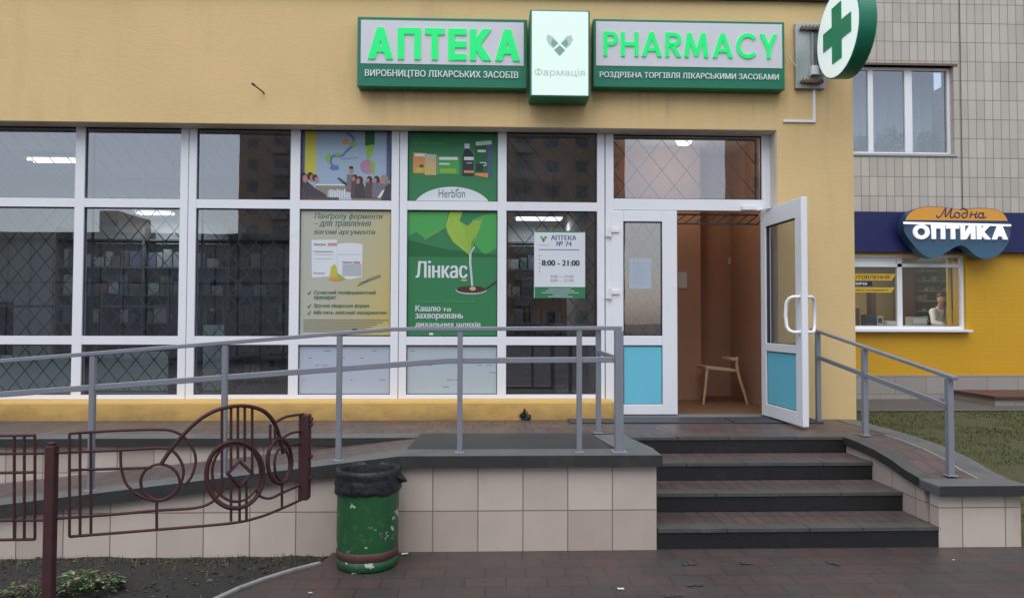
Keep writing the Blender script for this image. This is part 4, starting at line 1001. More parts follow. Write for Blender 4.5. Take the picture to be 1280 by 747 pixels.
for xx, sg in ((cc.x+.002, -1), (cc.x+TH+.010, 1)):
    b_ = MB(); b_.add(disc(xx, RAD-.012), [list(range(n))[::-1] if sg < 0 else list(range(n))], 'lightbox_cross'); b_.build('face', t_)
    b_ = MB(); pts = [(-cw, -cl), (cw, -cl), (cw, -cw), (cl, -cw), (cl, cw), (cw, cw), (cw, cl), (-cw, cl), (-cw, cw), (-cl, cw), (-cl, -cw), (-cw, -cw)]
    b_.prism([(cc.y+a, cc.z+c_) for a, c_ in pts], 'X', xx, xx+sg*.008, 'cross_green'); b_.build('cross', t_)
for dz in (-.26, .26):
    b_ = MB(); b_.tube([(cc.x+TH*.5, cc.y+.3, cc.z+dz), (cc.x+.04, YW-.09, cc.z+dz)], .015, 'steel_plate', 8); b_.build('arm', t_)
S = Plane(YW-.01, 1000, 130)
b_ = MB(); b_.box(S.x(1016), S.x(1019), YW-.018, YW-.001, S.z(153), S.z(111.5), 'white_plastic'); b_.box(S.x(979), S.x(1016)-.0005, YW-.018, YW-.001, S.z(153), S.z(150), 'white_plastic'); tag(b_.build('cable_conduit'), 'thin white cable conduit bending left below the bracket plate', 'conduit')
a = at(331, 117, YW); b_ = MB(); b_.tube([(a.x, YW+.02, a.z), (a.x-.03, YW-.06, a.z+.02), (a.x-.07, YW-.13, a.z+.045)], .008, 'rust', 8); b_.tube([(a.x-.065, YW-.122, a.z+.042), (a.x-.082, YW-.15, a.z+.053)], .012, 'black_metal', 8); tag(b_.build('wall_pin'), 'short rusty pin sticking out of the yellow wall', 'wall pin')
b_ = MB(); a, c_ = at(981, 62, YW-.05), at(1000, 88, YW-.03); b_.tube([a, (a+c_)/2+Vector((0, -.01, -.03)), c_], .004, 'upvc', 6); tag(b_.build('cable'), 'thin pale cable from the sign to the bracket plate', 'cable')

# ================================================================== HANDRAILS
YRL = 5.03
hr = thing('handrail', 'grey steel handrail along the ramp and around the landing corner', 'handrail', (0, YRL, .6))
def rail_z(x, top_): # heights measured off the picture
    return top_
xe = onz(773.5, 565, .655); xe = Vector((at(773.5, 480, YRL).x, YRL, 0))
tops = [(-40, 455), (0, 450), (116, 438.5), (281, 425.5), (424, 415.5), (490, 411.3), (575, 410), (724, 409.5), (774, 409.5)]
mids = [(-40, 497), (0, 492), (116, 485.5), (281, 469), (424, 458.5), (575, 450), (724, 449.5), (774, 449.5)]
def smooth_line(pts, fit):  # keep real rails straight between their bends
    return [at(a, c_, YRL) for a, c_ in pts]
tp = [at(-30, 453.5, YRL), at(490, 411.3, YRL), at(773.5, 409.8, YRL)]
ext = tp[0]+(tp[0]-tp[1])*.55; ze = at(700, 410, YRL).z
tp = [ext, tp[1], at(773.5, 409.8, YRL)]
mp_ = [at(-30, 495, YRL), at(560, 450.5, YRL), at(773.5, 449.3, YRL)]; mp_[0] = mp_[0]+(mp_[0]-mp_[1])*.5
b_ = MB()
def barz(pa, w_, h_):
    for p, q_ in zip(pa[:-1], pa[1:]):
        d = (q_-p).normalized()*.004; b_.bar(p-d, q_+d, w_, h_, 'rail_paint')
barz(tp, .045, .028)
yre = onz(748, 541, ZL).y; xre = at(748, 480, yre).x
pr = Vector((xre, yre, tp[2].z-.01)); b_.bar(tp[2]+Vector((0, -.02, -.001)), pr+Vector((0, .02, 0)), .045, .028, 'rail_paint'); b_.build('top_rail', hr, .004)
b_ = MB(); barz(mp_, .022, .040); b_.bar(mp_[2]+Vector((0, .02, -.0)), Vector((xre, yre, mp_[2].z-.01)), .022, .04, 'rail_paint'); b_.build('mid_rail', hr, .004)
def zi(pa, x):
    for p, q_ in zip(pa[:-1], pa[1:]):
        if p.x <= x <= q_.x: return p.z+(q_.z-p.z)*(x-p.x)/(q_.x-p.x)
    return pa[-1].z
def post(x, y, z0, z1, w_, par):
    b_ = MB(); b_.box(x-w_/2, x+w_/2, y-w_/2, y+w_/2, z0, z1, 'rail_paint'); b_.box(x-w_*.9, x+w_*.9, y-w_*.9, y+w_*.9, z0, z0+.008, 'rail_paint'); b_.build('post', par, .003)
for px in (-60, 116, 281, 424, 575, 724):
    x = at(px, 480, YRL).x; post(x, YRL, zr_front(x)+.018, zi(tp, x)-.015, .036, hr)
post(xe.x, YRL, .654, tp[2].z-.016, .058, hr)
post(xre, yre, ZL, pr.z-.014, .045, hr)
hr2 = thing('handrail', 'short sloping grey steel handrail on the wing wall right of the steps', 'handrail', (3.4, 6, .5))
r1 = at(1022, 413.5, 7.12); r3 = at(1186, 470, 5.17); r1m = at(1022, 446, 7.12); r3m = at(1183, 507, 5.17)
b_ = MB(); d = (r3-r1).normalized(); b_.bar(r1-d*.12, r3+d*.07, .045, .026, 'rail_paint'); b_.build('top_rail', hr2, .004)
b_ = MB(); b_.bar(r1m, r3m, .022, .04, 'rail_paint'); b_.build('mid_rail', hr2, .004)
for y in (7.12, 6.28, 5.17):
    k_ = (y-7.12)/(5.17-7.12); p = r1.lerp(r3, k_)
    post(p.x, p.y, (ZL if y > 6.3 else wz(y)), p.z-.016, .044, hr2)

# ================================================================== RUBBISH BIN
bc = Vector((at(460, 650, 4.715).x, 4.715, 0)); RB = .196
bn = thing('rubbish_bin', 'dented round green metal bin with a faded red band', 'rubbish bin', bc)
def dent(r, z, a, i): return (r*(1+.03*noise.noise((math.cos(a)*1.5, math.sin(a)*1.5, z*3))), z*.925)
b_ = MB(); b_.lathe([(RB*.985, .105), (RB, .12), (RB*1.0, .2), (RB*1.0, .35), (RB*1.005, .5), (RB, .615), (RB*1.01, .64), (RB*.96, .645), (RB*.95, .6), (RB*.94, .2), (.01, .19)], bc, 'bin_paint', 48, dent); b_.build('body', bn)
b_ = MB(); b_.lathe([(RB*.99, .072), (RB*1.015, .078), (RB*1.015, .128), (RB*.995, .132)], bc, 'bin_red', 48, dent); b_.build('band', bn)
b_ = MB(); b_.lathe([(.01, .002), (RB*.93, .002), (RB*.985, .012), (RB*.99, .075), (RB*.9, .08)], bc, 'bin_paint', 48, dent); b_.build('base', bn)
def ruf(r, z, a, i):
    n_ = noise.noise((math.cos(a)*2.6, math.sin(a)*2.6, z*9+i*.3)); n2 = noise.noise((math.cos(a)*9, math.sin(a)*9, z*30))
    k_ = min(1, max(0, i-2)/4); z = z*.925
    return (max(r+(.007*n_+.008*n2)*(.3+k_), RB*1.035) if i > 4 else r+.006*n_, z+(.020*n_*k_ if i > 6 else .003*n_)-(.022*max(0, math.cos(a-2.6))*k_ if i > 5 else 0))
b_ = MB(); b_.lathe([(RB*.6, .36), (RB*.84, .42), (RB*.90, .55), (RB*.92, .645), (RB*.98, .675), (RB*1.04, .665), (RB*1.05, .64), (RB*1.03, .62), (RB*1.045, .60), (RB*1.075, .585), (RB*1.05, .565), (RB*1.08, .545), (RB*1.06, .52), (RB*1.035, .512)], bc, 'bag', 96, ruf)
a = .15; pt = lambda r_, z_, an: (bc.x+r_*math.cos(an), bc.y+r_*math.sin(an), z_)
b_.add([pt(RB*1.05, .57, -.35), pt(RB*1.04, .52, -.2), pt(RB*1.32, .535, -.12), pt(RB*1.06, .585, .1)], [(0, 1, 2), (0, 2, 3), (1, 3, 2), (0, 3, 1)], 'bag')
tag(b_.build('bin_bag'), 'black plastic bag folded over the rim of the green bin', 'bin bag')

# ================================================================== ORNAMENTAL FENCE
xs_d = [(-60, .985), (88, 1.0), (115, 1.019), (200, 1.042), (286, 1.069), (312, 1.092), (340, 1.124), (360, 1.165), (378, 1.215), (400, 1.26)]
def fd(px):
    if px <= xs_d[0][0]: return 3.6*xs_d[0][1]
    for (a, da), (b2, db) in zip(xs_d[:-1], xs_d[1:]):
        if a <= px <= b2:
            k_ = (px-a)/(b2-a); return 3.6*(da+(db-da)*k_)
    return 3.6*xs_d[-1][1]
def C(cx, cy): # a point of the ironwork on the curved line of the fence
    px, py = cx/2.798, 480+cy/2.798; return dep(px, py, fd(px))
def cr(pts, n=8, closed=False): # smooth curve through points
    out = []; k = len(pts)
    for i in range(k if closed else k-1):
        p0, p1, p2, p3 = (pts[(i-1) % k] if closed or i else pts[0]), pts[i], pts[(i+1) % k], (pts[(i+2) % k] if closed or i+2 < k else pts[-1])
        for j in range(n):
            u = j/n; out.append(tuple(.5*((2*p1[q])+(-p0[q]+p2[q])*u+(2*p0[q]-5*p1[q]+4*p2[q]-p3[q])*u*u+(-p0[q]+3*p1[q]-3*p2[q]+p3[q])*u**3) for q in (0, 1)))
    if not closed: out.append(pts[-1])
    return out
TR = .0076
def iron(mb, pts, r=TR, curve=False, closed=False):
    pts = cr(pts, 8, closed) if curve else pts
    if not curve and not closed: # subdivide to follow the curved line
        o = []
        for (a, b_), (c_, d) in zip(pts[:-1], pts[1:]):
            n = max(1, int(math.hypot(c_-a, d-b_)/60)); o += [(a+(c_-a)*i/n, b_+(d-b_)*i/n) for i in range(n)]
        pts = o+[pts[-1]]
    mb.tube([C(*p) for p in pts], r, 'maroon', 6, closed)
fn_ = thing('ornamental_fence', 'low maroon wrought iron fence with rings and arcs by the soil bed', 'fence', tuple(dep(65, 800, 3.59)))
b_ = MB()   # panel at the edge of the picture
for x in (50, 85, 122): iron(b_, [(x, 178), (x, 542)])
iron(b_, [(-150, 182), (122, 178)]); iron(b_, [(-150, 546), (122, 541)]); iron(b_, [(-150, 312), (122, 307)]); iron(b_, [(-150, 245), (180, 240)]); iron(b_, [(-150, 476), (180, 474)])
for x in (-40, -90): iron(b_, [(x, 178), (x, 544)])
b_.build('panel', fn_)
b_ = MB()
for x, a, c_ in ((243, 172, 532), (280, 171, 526), (318, 168, 522)): iron(b_, [(x, a), (x, c_)])
iron(b_, [(243, 172), (400, 162), (560, 158), (612, 166), (650, 190), (678, 232), (684, 275), (668, 325), (645, 352)], curve=True)
iron(b_, [(180, 240), (420, 230), (560, 222), (605, 234), (632, 268), (642, 305), (632, 345), (600, 385), (556, 407), (510, 398), (470, 378)], curve=True)
iron(b_, [(243, 300), (530, 291)])
iron(b_, ell(560, 342, 68, 63, 30), closed=True)
iron(b_, [(422, 231), (424, 290), (440, 345), (470, 376)], curve=True)
iron(b_, [(565, 276), (600, 225), (645, 172), (700, 122), (765, 88), (845, 75), (915, 90), (955, 128), (978, 185), (990, 240)], r=.0115, curve=True)
for x, a, c_ in ((776, 86, 380), (808, 80, 300), (832, 78, 260), (856, 78, 270), (882, 82, 310)): iron(b_, [(x, a), (x, c_)])
iron(b_, ell(822, 316, 100, 117, 34), r=.0125, closed=True); iron(b_, ell(826, 308, 84, 102, 34), closed=True)
iron(b_, [(838, 268), (882, 312), (838, 358), (796, 312)], r=.012, closed=True)
for x in (808, 838, 862): iron(b_, [(x, 340), (x, 478)])
iron(b_, [(180, 470), (400, 454), (545, 441), (680, 432), (740, 412), (768, 378), (776, 340)], curve=True)
iron(b_, [(243, 532), (545, 508), (800, 486), (900, 466), (980, 436), (1060, 400)], curve=True)
iron(b_, [(548, 410), (548, 508)])
b_.build('panel', fn_)
b_ = MB()
iron(b_, [(896, 370), (912, 392), (945, 398), (985, 380), (1062, 346)], curve=True)
iron(b_, ell(978, 268, 42, 78, 26), r=.012, closed=True); iron(b_, ell(986, 280, 26, 58, 22), closed=True)
iron(b_, [(986, 345), (986, 432)]); iron(b_, [(985, 190), (1015, 172), (1062, 162)], curve=True); iron(b_, [(960, 135), (1000, 114), (1062, 104)], r=.008, curve=True)
for x in (945, 962): iron(b_, [(x, 140), (x, 210)])
iron(b_, [(990, 240), (1012, 215), (1062, 205)], curve=True)
b_.build('panel', fn_)
p0 = dep(65, 556, 3.59)
b_ = MB(); b_.box(p0.x-.024, p0.x+.024, p0.y-.024, p0.y+.024, -.12, p0.z, 'maroon'); b_.box(p0.x-.017, p0.x+.017, p0.y-.017, p0.y+.017, p0.z, p0.z+.015, 'maroon'); b_.build('post', fn_, .006)
pe = dep(381, 518, fd(379)); pz = dep(381, 623, fd(379)).z
b_ = MB(); b_.box(pe.x-.03, pe.x+.03, pe.y-.03, pe.y+.05, pz, pe.z, 'maroon')
for z in (pe.z-.03, pe.z-.06, (pe.z+pz)/2, pz+.13): b_.box(pe.x+.028, pe.x+.046, pe.y-.02, pe.y+.03, z-.012, z+.012, 'maroon')
b_.build('post', fn_, .006)

# ================================================================== SMALL THINGS
def plant(px, py, z, lab, n, mats, size, h):
    c_ = onz(px, py, z); t_ = thing('plant', lab, 'plant', (c_.x, c_.y, z)); r_ = random.Random(int(px))
    b_ = MB()
    for i in range(n):
        a = r_.uniform(0, 6.28); d = r_.random()**.6*size; x, y = c_.x+d*math.cos(a), c_.y+d*math.sin(a)*.6; zz = z+.015+r_.random()*h*(1-.5*d/size); L = r_.uniform(.025, .055); tl = r_.uniform(-.2, .6)
        ux, uy = math.cos(a), math.sin(a); w_ = L*.33; m_ = r_.choice(mats)
        pts = [(x, y, zz), (x+ux*L*.5-uy*w_, y+uy*L*.5+ux*w_, zz+L*tl*.5+.006), (x+ux*L, y+uy*L, zz+L*tl*.4), (x+ux*L*.5+uy*w_, y+uy*L*.5-ux*w_, zz+L*tl*.5+.006), (x+ux*L*.5, y+uy*L*.5, zz+L*tl*.5-.004)]
        b_.add(pts, [(0, 4, 1), (1, 4, 2), (0, 3, 4), (3, 2, 4)], m_)
    b_.build('leaves', t_)
    b_ = MB()
    for i in range(n//12):
        a = r_.uniform(0, 6.28); d = r_.random()*size*.8; b_.tube([(c_.x, c_.y, z-.01), (c_.x+d*.5*math.cos(a), c_.y+d*.3*math.sin(a), z+h*.4), (c_.x+d*math.cos(a), c_.y+d*.6*math.sin(a), z+h*.7)], .003, 'leaf_green', 5)
    b_.build('stem', t_)
plant(108, 738, -.045, 'low plant with green and pale leaves behind the fence post', 230, ['leaf_green', 'leaf_green', 'leaf_pale', 'leaf_brown'], .19, .11)
plant(45, 745, -.045, 'sparse wilted plant left of the fence post', 90, ['leaf_brown', 'leaf_green', 'leaf_brown'], .2, .07)
# crumpled black bag by the plinth
c_ = onz(655, 524, ZL); b_ = MB()
def lump(u, v):
    a, e = u*2*math.pi, v*math.pi*.5; n_ = noise.noise((math.cos(a)*1.7+3, math.sin(a)*1.7, e*2.2))+.6*noise.noise((math.cos(a)*4, math.sin(a)*4, e*5)); r_ = .062*(1+.75*n_)
    return (c_.x+r_*math.cos(e)*math.cos(a)*1.15, c_.y-.03+r_*math.cos(e)*math.sin(a)*.8, ZL+max(0, r_*math.sin(e)*1.45))
b_.grid(lump, 22, 9, 'bag', False); tag(b_.build('plastic_bag'), 'crumpled black bag at the foot of the yellow plinth', 'plastic bag')
# paper scraps, cigarette ends
def scrap(px, py, s, lab, z=.004, m_='litter_white', nm='paper_scrap', cat='paper scrap', h=.02):
    c_ = onz(px, py, z); b_ = MB(); r_ = random.Random(int(px*7+py))
    b_.grid(lambda u, v: (c_.x+(u-.5)*s*2+r_.uniform(-.1, .1)*s, c_.y+(v-.5)*s*1.2, z+r_.random()*h*s*20), 4, 3, m_, False); tag(b_.build(nm), lab, cat)
scrap(506, 692, .022, 'crumpled white paper scrap right of the green bin')
scrap(443, 716, .016, 'flat white paper scrap in front of the green bin', h=.004)
scrap(388, 740, .012, 'tiny white scrap on the pavers beside the bed kerb', h=.003)
scrap(776, 735, .02, 'pale flat scrap on the pavers in front of the steps', h=.003)
scrap(1192, 699, .009, 'small white scrap in front of the wing wall', h=.004)
scrap(822, 535, .014, 'small pale scrap on the landing near the door mat', z=ZL+.005, h=.003)
# dark damp leaves on the paving
for (px, py, s, lab) in ((864, 704, .05, 'dark wet leaf patch nearest the bottom step'), (868, 730, .05, 'dark wet leaf patch below the first one on the paving'), (838, 744, .06, 'dark wet leaf patch at the bottom edge of the photo'), (930, 703, .04, 'smaller dark leaf patch right of the first one'), (1040, 703, .045, 'dark leaf patch in front of the right half of the steps')):
    c_ = onz(px, py, .003); b_ = MB(); r_ = random.Random(int(px))
    for i in range(7):
        x, y = c_.x+r_.gauss(0, s*.45), c_.y+r_.gauss(0, s*.3); a = r_.uniform(0, 6.28); L = r_.uniform(.015, .035)
        ux, uy = math.cos(a)*L, math.sin(a)*L
        b_.add([(x-ux, y-uy, .003), (x-uy*.7, y+ux*.7, .004+.0008*i), (x+ux, y+uy, .004), (x+uy*.7, y-ux*.7, .004+.0008*i)], [(0, 3, 2, 1)], 'rubber')
    tag(b_.build('fallen_leaves'), lab, 'leaves', 'dark wet leaf patches on the paving')

# ================================================================== OPTICIAN BUILDING
YO = 12.4; ZG = .2
PO = Plane(YO, 1170, 300)
OB = thing('optician_building', 'tall beige tiled building with an orange painted ground floor', 'building', (9, YO, ZG))
xwL, xwR = PO.x(1030), PO.x(1195); wz0, wz1 = PO.z(193), PO.z(82.5)
sxL, sxR = PO.x(1030), PO.x(1206); sz0, sz1 = PO.z(412), PO.z(318)
zb = PO.z(266); zor = PO.z(316); zpl = PO.z(468.5)
XE = 18.0; YT = YO+.35; ZTOP = 13; xs_ = PO.x(1204)
b_ = MB()
b_.box(-6, xwL, YO, YT, zb, ZTOP, 'facade_tile'); b_.box(xwL, xwR, YO, YT, wz1, ZTOP, 'facade_tile'); b_.box(xwL, xwR, YO, YT, zb, wz0, 'facade_tile')
b_.box(xwR, xs_-.012, YO, YT, zb, ZTOP, 'facade_tile'); b_.box(xs_+.012, XE, YO, YT, zb, ZTOP, 'facade_tile'); b_.box(xs_-.012, xs_+.012, YO+.03, YT, zb, ZTOP, 'rust')
b_.build('upper_wall', OB)
b_ = MB(); b_.box(XR+.01, sxL, YO, YT, zpl, zb-.001, 'orange_brick'); b_.box(sxR, XE, YO, YT, zpl, zb-.001, 'orange_brick'); b_.box(sxL, sxR, YO, YT, sz1, zb-.001, 'orange_brick'); b_.box(sxL, sxR, YO, YT, zpl, sz0-.001, 'orange_brick')
b_.build('lower_wall', OB)
b_ = MB(); b_.box(XR+.01, XE, YO-.03, YT, -.05, zpl-.001, 'plinth_tile'); b_.build('plinth', OB)
b_ = MB(); b_.box(XR+.02, XE, YO-.10, YO-.002, zor, zb, 'fascia_blue'); b_.build('fascia', OB, .006)
b_ = MB(); b_.box(xwL-.05, xwR+.07, YO-.012, YO+.14, wz1, wz1+.04, 'rust'); b_.build('lintel', OB)
# upper window
def owin(xl, xr, z0, z1, muls, y, fw, gm, sill):
    f = MB(); f.box(xl, xl+fw, y, y+.07, z0, z1, 'upvc'); f.box(xr-fw, xr, y, y+.07, z0, z1, 'upvc'); f.box(xl+fw, xr-fw, y+.001, y+.07, z1-fw, z1, 'upvc'); f.box(xl+fw, xr-fw, y+.001, y+.07, z0, z0+fw, 'upvc')
    for a, c_ in muls: f.box(a, c_, y+.002, y+.068, z0+fw, z1-fw, 'upvc')
    o_ = f.build('window', OB, .006); xs__ = [xl+fw]+[q_ for m_ in muls for q_ in m_]+[xr-fw]
    p = MB()
    for i in range(0, len(xs__), 2): p.poly([(xs__[i], y+.035, z0+fw), (xs__[i+1], y+.035, z0+fw), (xs__[i+1], y+.035, z1-fw), (xs__[i], y+.035, z1-fw)], gm)
    p.build('pane', o_)
    s_ = MB(); s_.box(xl-.04, xr+.04, y-.16 if sill > 0 else y-.12, y-.001, z0-.035, z0+.004, 'upvc' if sill > 0 else 'steel_plate'); s_.build('sill', o_)
    return o_
wu = owin(xwL, xwR, wz0, wz1, [(PO.x(1091), PO.x(1097.5)), (PO.x(1137.5), PO.x(1147))], YO+.10, .055, 'glass', 0)
ws = owin(sxL, sxR, sz0, sz1, [(PO.x(1122.5), PO.x(1129))], YO+.04, .06, 'glass_clear', 1)
zt_ = PO.z(331.5); b_ = MB(); b_.box(sxL+.06, sxR-.06, YO+.042, YO+.105, zt_-.03, zt_+.03, 'upvc'); b_.build('transom', ws)
b_ = MB(); b_.box(sxL+.06, PO.x(1122), YO+.06, YO+.09, zt_+.031, sz1-.061, 'upvc'); b_.build('infill_panel', ws)
# rooms behind
b_ = MB(); b_.box(xwL-.3, xwR+.3, YO+3, YO+3.1, 2.8, 6, 'int_wall'); b_.box(xwL-.3, xwR+.3, YT+.001, YO+3, wz0-.7, wz0-.65, 'int_floor'); b_.box(xwL-.3, xwR+.3, YT+.001, YO+3, wz1+.35, wz1+.4, 'int_ceiling'); b_.box(xwL-.4, xwL-.3, YT, YO+3, 2.8, 6, 'int_wall'); b_.box(xwR+.3, xwR+.4, YT, YO+3, 2.8, 6, 'int_wall'); b_.build('interior_wall', OB)
b_ = MB(); zf = .5; b_.box(sxL-.3, sxR+2.3, YO+2.8, YO+2.9, zf, 2.78, 'shop_wall'); b_.box(sxL-.4, sxL-.3, YT, YO+2.9, zf, 2.78, 'shop_wall'); b_.box(sxR+2.3, sxR+2.4, YT, YO+2.9, zf, 2.78, 'shop_wall'); b_.box(sxL-.4, sxR+2.4, YT, YO+2.9, zf-.05, zf, 'int_floor'); b_.box(sxL-.4, sxR+2.4, YT, YO+2.9, 2.781, 2.8, 'int_ceiling'); b_.build('interior_wall', OB)
q = MB(); q.grid(lambda u, v: (xwL+(xwR-xwL)*u, YO+.55+.03*math.sin(u*70)+.01*math.sin(u*23), wz0-.1+(wz1-wz0+.2)*v), 160, 2, 'sheer'); tag(q.build('curtain'), 'pale sheer curtain behind the upper window of the tiled building', 'curtain')
for (px, w_, h_, lab) in ((1078, .40, .42, 'dark leafy pot plant on the sill behind the left upper pane'), (1117, .52, .58, 'broad dark pot plant behind the middle upper pane'), (1166, .42, .55, 'rounded pot plant behind the right upper pane')):
    x = PO.x(px)*1.02; t_ = thing('pot_plant', lab, 'pot plant', (x, YO+.33, wz0)); r_ = random.Random(px); b_ = MB()
    b_.lathe([(.001, 0), (.06, 0), (.08, .13), (.075, .13), (.001, .12)], (x, YO+.33, wz0), 'rust', 16); b_.build('pot', t_); b_ = MB()
    for i in range(240):
        a = r_.uniform(0, 6.28); e = r_.uniform(.1, 1.4); rr = r_.random()**.5; X_ = x+rr*w_*.55*math.cos(a)*math.cos(e); Y_ = YO+.33+rr*.12*math.sin(a); Z_ = wz0+.12+rr*(h_-.12)*math.sin(e); l = .05
        dx, dz = math.cos(a)*l, r_.uniform(-.6, .6)*l
        b_.add([(X_-dx, Y_, Z_-dz), (X_-dz*.4, Y_-.01, Z_+dx*.4), (X_+dx, Y_, Z_+dz), (X_+dz*.4, Y_+.01, Z_-dx*.4)], [(0, 1, 2, 3)], 'leaf_green')
    b_.build('leaves', t_)
t_ = thing('ceiling_light', 'square light on the ceiling of the optician shop', 'ceiling light', ((sxL+sxR)/2, YO+1.4, 2.73))
b_ = MB(); x = (sxL+sxR)/2; b_.box(x-.3, x+.3, YO+1.1, YO+1.7, 2.74, 2.779, 'upvc'); b_.build('frame', t_); b_ = MB(); b_.box(x-.27, x+.27, YO+1.13, YO+1.67, 2.735, 2.7395, 'tube_light'); b_.build('diffuser', t_)
t_ = thing('ceiling_light', 'tube light behind the upper window of the tiled building', 'ceiling light', (PO.x(1075), YO+1.6, wz1+.3))
b_ = MB(); x = PO.x(1085)
for s_ in (-.1, .1): b_.box(x-.6, x+.5, YO+1.5+s_, YO+1.54+s_, wz1+.31, wz1+.345, 'tube_light')
b_.build('tube', t_)
# shop contents
S = Plane(YO+.055, 1094, 360)
q = MB()
for (a0, a1, y0, y1, m_) in ((1060, 1120, 342, 350.5, 'yellow_strip'), (1060, 1119, 359, 365.5, 'yellow_strip')):
    q.add([(S.x(a0), YO+.058, S.z(y1)), (S.x(a1-5), YO+.058, S.z(y1)), (S.x(a1), YO+.058, S.z(y0)), (S.x(a0), YO+.058, S.z(y0))], [(0, 1, 2, 3)], m_)
q.add([(S.x(1060), YO+.058, S.z(357.5)), (S.x(1091), YO+.058, S.z(357.5)), (S.x(1090), YO+.058, S.z(351.5)), (S.x(1060), YO+.058, S.z(351.5))], [(0, 1, 2, 3)], 'fascia_blue')
text(q, 'ВИГОТОВЛЕННЯ', S.x(1052), S.x(1112), S.z(348.5), S.z(344), YO+.056, 'brown_curtain', depth=.001); text(q, 'ОКУЛЯРІВ', S.x(1057), S.x(1084), S.z(356), S.z(353), YO+.056, 'text_white', depth=.001, bold=.03); text(q, 'будь-якої складності', S.x(1056), S.x(1110), S.z(364), S.z(361), YO+.056, 'brown_curtain', depth=.001)
tag(q.build('window_lettering'), 'yellow and blue lettering strips on the optician window', 'window lettering')
zd = PO.z(404)
t_ = thing('desk', 'work desk with a white top inside the optician window', 'desk', (PO.x(1130), YO+.7, zf))
b_ = MB(); b_.box(sxL-.1, sxR+.1, YO+.45, YO+.95, zd-.08, zd-.04, 'int_wall'); b_.build('desktop', t_)
for x in (sxL+.1, sxR-.1):
    b_ = MB(); b_.box(x-.03, x+.03, YO+.5, YO+.9, zf, zd-.081, 'shop_dark'); b_.build('leg', t_)
zd -= .04
def bx_thing(nm, lab, cat, x0, x1, h, m_, d=.18, extra=None):
    b_ = MB(); xa, xb = PO.x(x0)*1.04, PO.x(x1)*1.04; b_.box(xa, xb, YO+.5, YO+.5+d, zd, zd+h, m_)
    if extra: b_.box(xa+.02, xb-.02, YO+.495, YO+.499, zd+h*.25, zd+h*.8, extra)
    tag(b_.build(nm, bevel=.008), lab, cat)
bx_thing('instrument', 'dark optical instrument on the desk behind the left pane', 'instrument', 1082, 1093, .2, 'shop_dark', .2, 'fascia_blue')
bx_thing('instrument', 'grey optical instrument on the desk next to the dark one', 'instrument', 1095, 1103, .17, 'steel_plate', .2, 'shop_dark')
bx_thing('monitor', 'slim black screen at the left end of the desk', 'monitor', 1068, 1074, .32, 'shop_dark', .05)
bx_thing('box', 'pale box on the desk left of the window post', 'box', 1107, 1119, .08, 'int_wall')
bx_thing('case', 'pale wide case on the desk in front of the person', 'case', 1139, 1158, .16, 'box_a', .22, 'pale_green')
ax = lambda px, Y_: at(px, 360, Y_).x
YR_ = YO+2.35; rx0, rx1 = ax(1146, YR_), ax(1189, YR_)
t_ = thing('glasses_rack', 'lit shelves of spectacle frames on the back wall behind the person', 'rack', ((rx0+rx1)/2, YR_+.2, zf))
b_ = MB(); b_.box(rx0, rx1, YR_+.36, YR_+.40, zf+.4, 2.7, 'rack_back'); b_.build('back_panel', t_)
for i in range(6):
    b_ = MB(); z = at(1168, 402-i*12.5, YR_).z; b_.box(rx0, rx1, YR_, YR_+.355, z, z+.028, 'rack_shelf'); sh = b_.build('shelf', t_)
    b_ = MB(); r_ = random.Random(i+3); x = rx0+.03
    while x < rx1-.12:
        w_ = r_.uniform(.06, .13); b_.box(x, x+w_, YR_+.03, YR_+.12, z+.0285, z+.0285+r_.uniform(.04, .13), r_.choice(['box_a', 'shop_dark', 'shop_dark', 'box_d', 'coat_white'])); x += w_+r_.uniform(.01, .06)
    stuff(b_.build('spectacles', sh))
rl = bpy.data.lights.new('rack_glow', 'AREA'); rl.shape = 'RECTANGLE'; rl.size = .5; rl.size_y = .5; rl.energy = 16; rl.color = (1, .93, .78)
ro = bpy.data.objects.new('rack_glow', rl); ro.location = ((sxL+sxR)/2+.3, YO+1.4, 2.72); COL.objects.link(ro)
b_ = MB(); b_.box(PO.x(1110), PO.x(1118), YO+.6, YO+.75, zd, zd+.62, 'brown_curtain'); 
tag(b_.build('curtain', bevel=.02), 'dark red curtain beside the window post in the optician shop', 'curtain')
b_ = MB(); b_.box(ax(1126, YO+2.2), ax(1144.5, YO+2.2), YO+2.2, YO+2.5, zf, 2.7, 'brown_curtain'); tag(b_.build('wardrobe', bevel=.02), 'tall dark brown cabinet behind the right pane of the optician', 'cabinet')
b_ = MB(); b_.box(PO.x(1195.5), PO.x(1199.5), YO+.25, YO+.3, zd, sz1-.05, 'yellow_strip'); tag(b_.build('display_strip'), 'upright yellow strip at the right edge of the optician window', 'display strip')

# the optician at the desk, bending over the work in a white coat: limbs fused into one skin
def fused(name, parts, m_, parent, vox=.014, smooth=6):
    b_ = MB()
    for kind, *q in parts:
        if kind == 'tube': b_.tube([Vector(p) for p in q[0]], q[1], m_, 12)
        else:
            c_, r_ = Vector(q[0]), q[1]; n_, k_ = 16, 10
            vs = [(c_.x+r_[0]*math.sin(math.pi*j/k_)*math.cos(2*math.pi*i/n_), c_.y+r_[1]*math.sin(math.pi*j/k_)*math.sin(2*math.pi*i/n_), c_.z+r_[2]*math.cos(math.pi*j/k_)) for j in range(k_+1) for i in range(n_)]
            b_.add(vs, [(j*n_+i, (j+1)*n_+i, (j+1)*n_+(i+1) % n_, j*n_+(i+1) % n_) for j in range(k_) for i in range(n_)], m_, True)
    ob = b_.build(name, parent)
    rm = ob.modifiers.new('fuse', 'REMESH'); rm.mode = 'VOXEL'; rm.voxel_size = vox; rm.use_smooth_shade = True
    sm_ = ob.modifiers.new('smooth', 'SMOOTH'); sm_.iterations = smooth; sm_.factor = .5
    return ob
hd = at(1177, 373, YO+.75); zt = zf
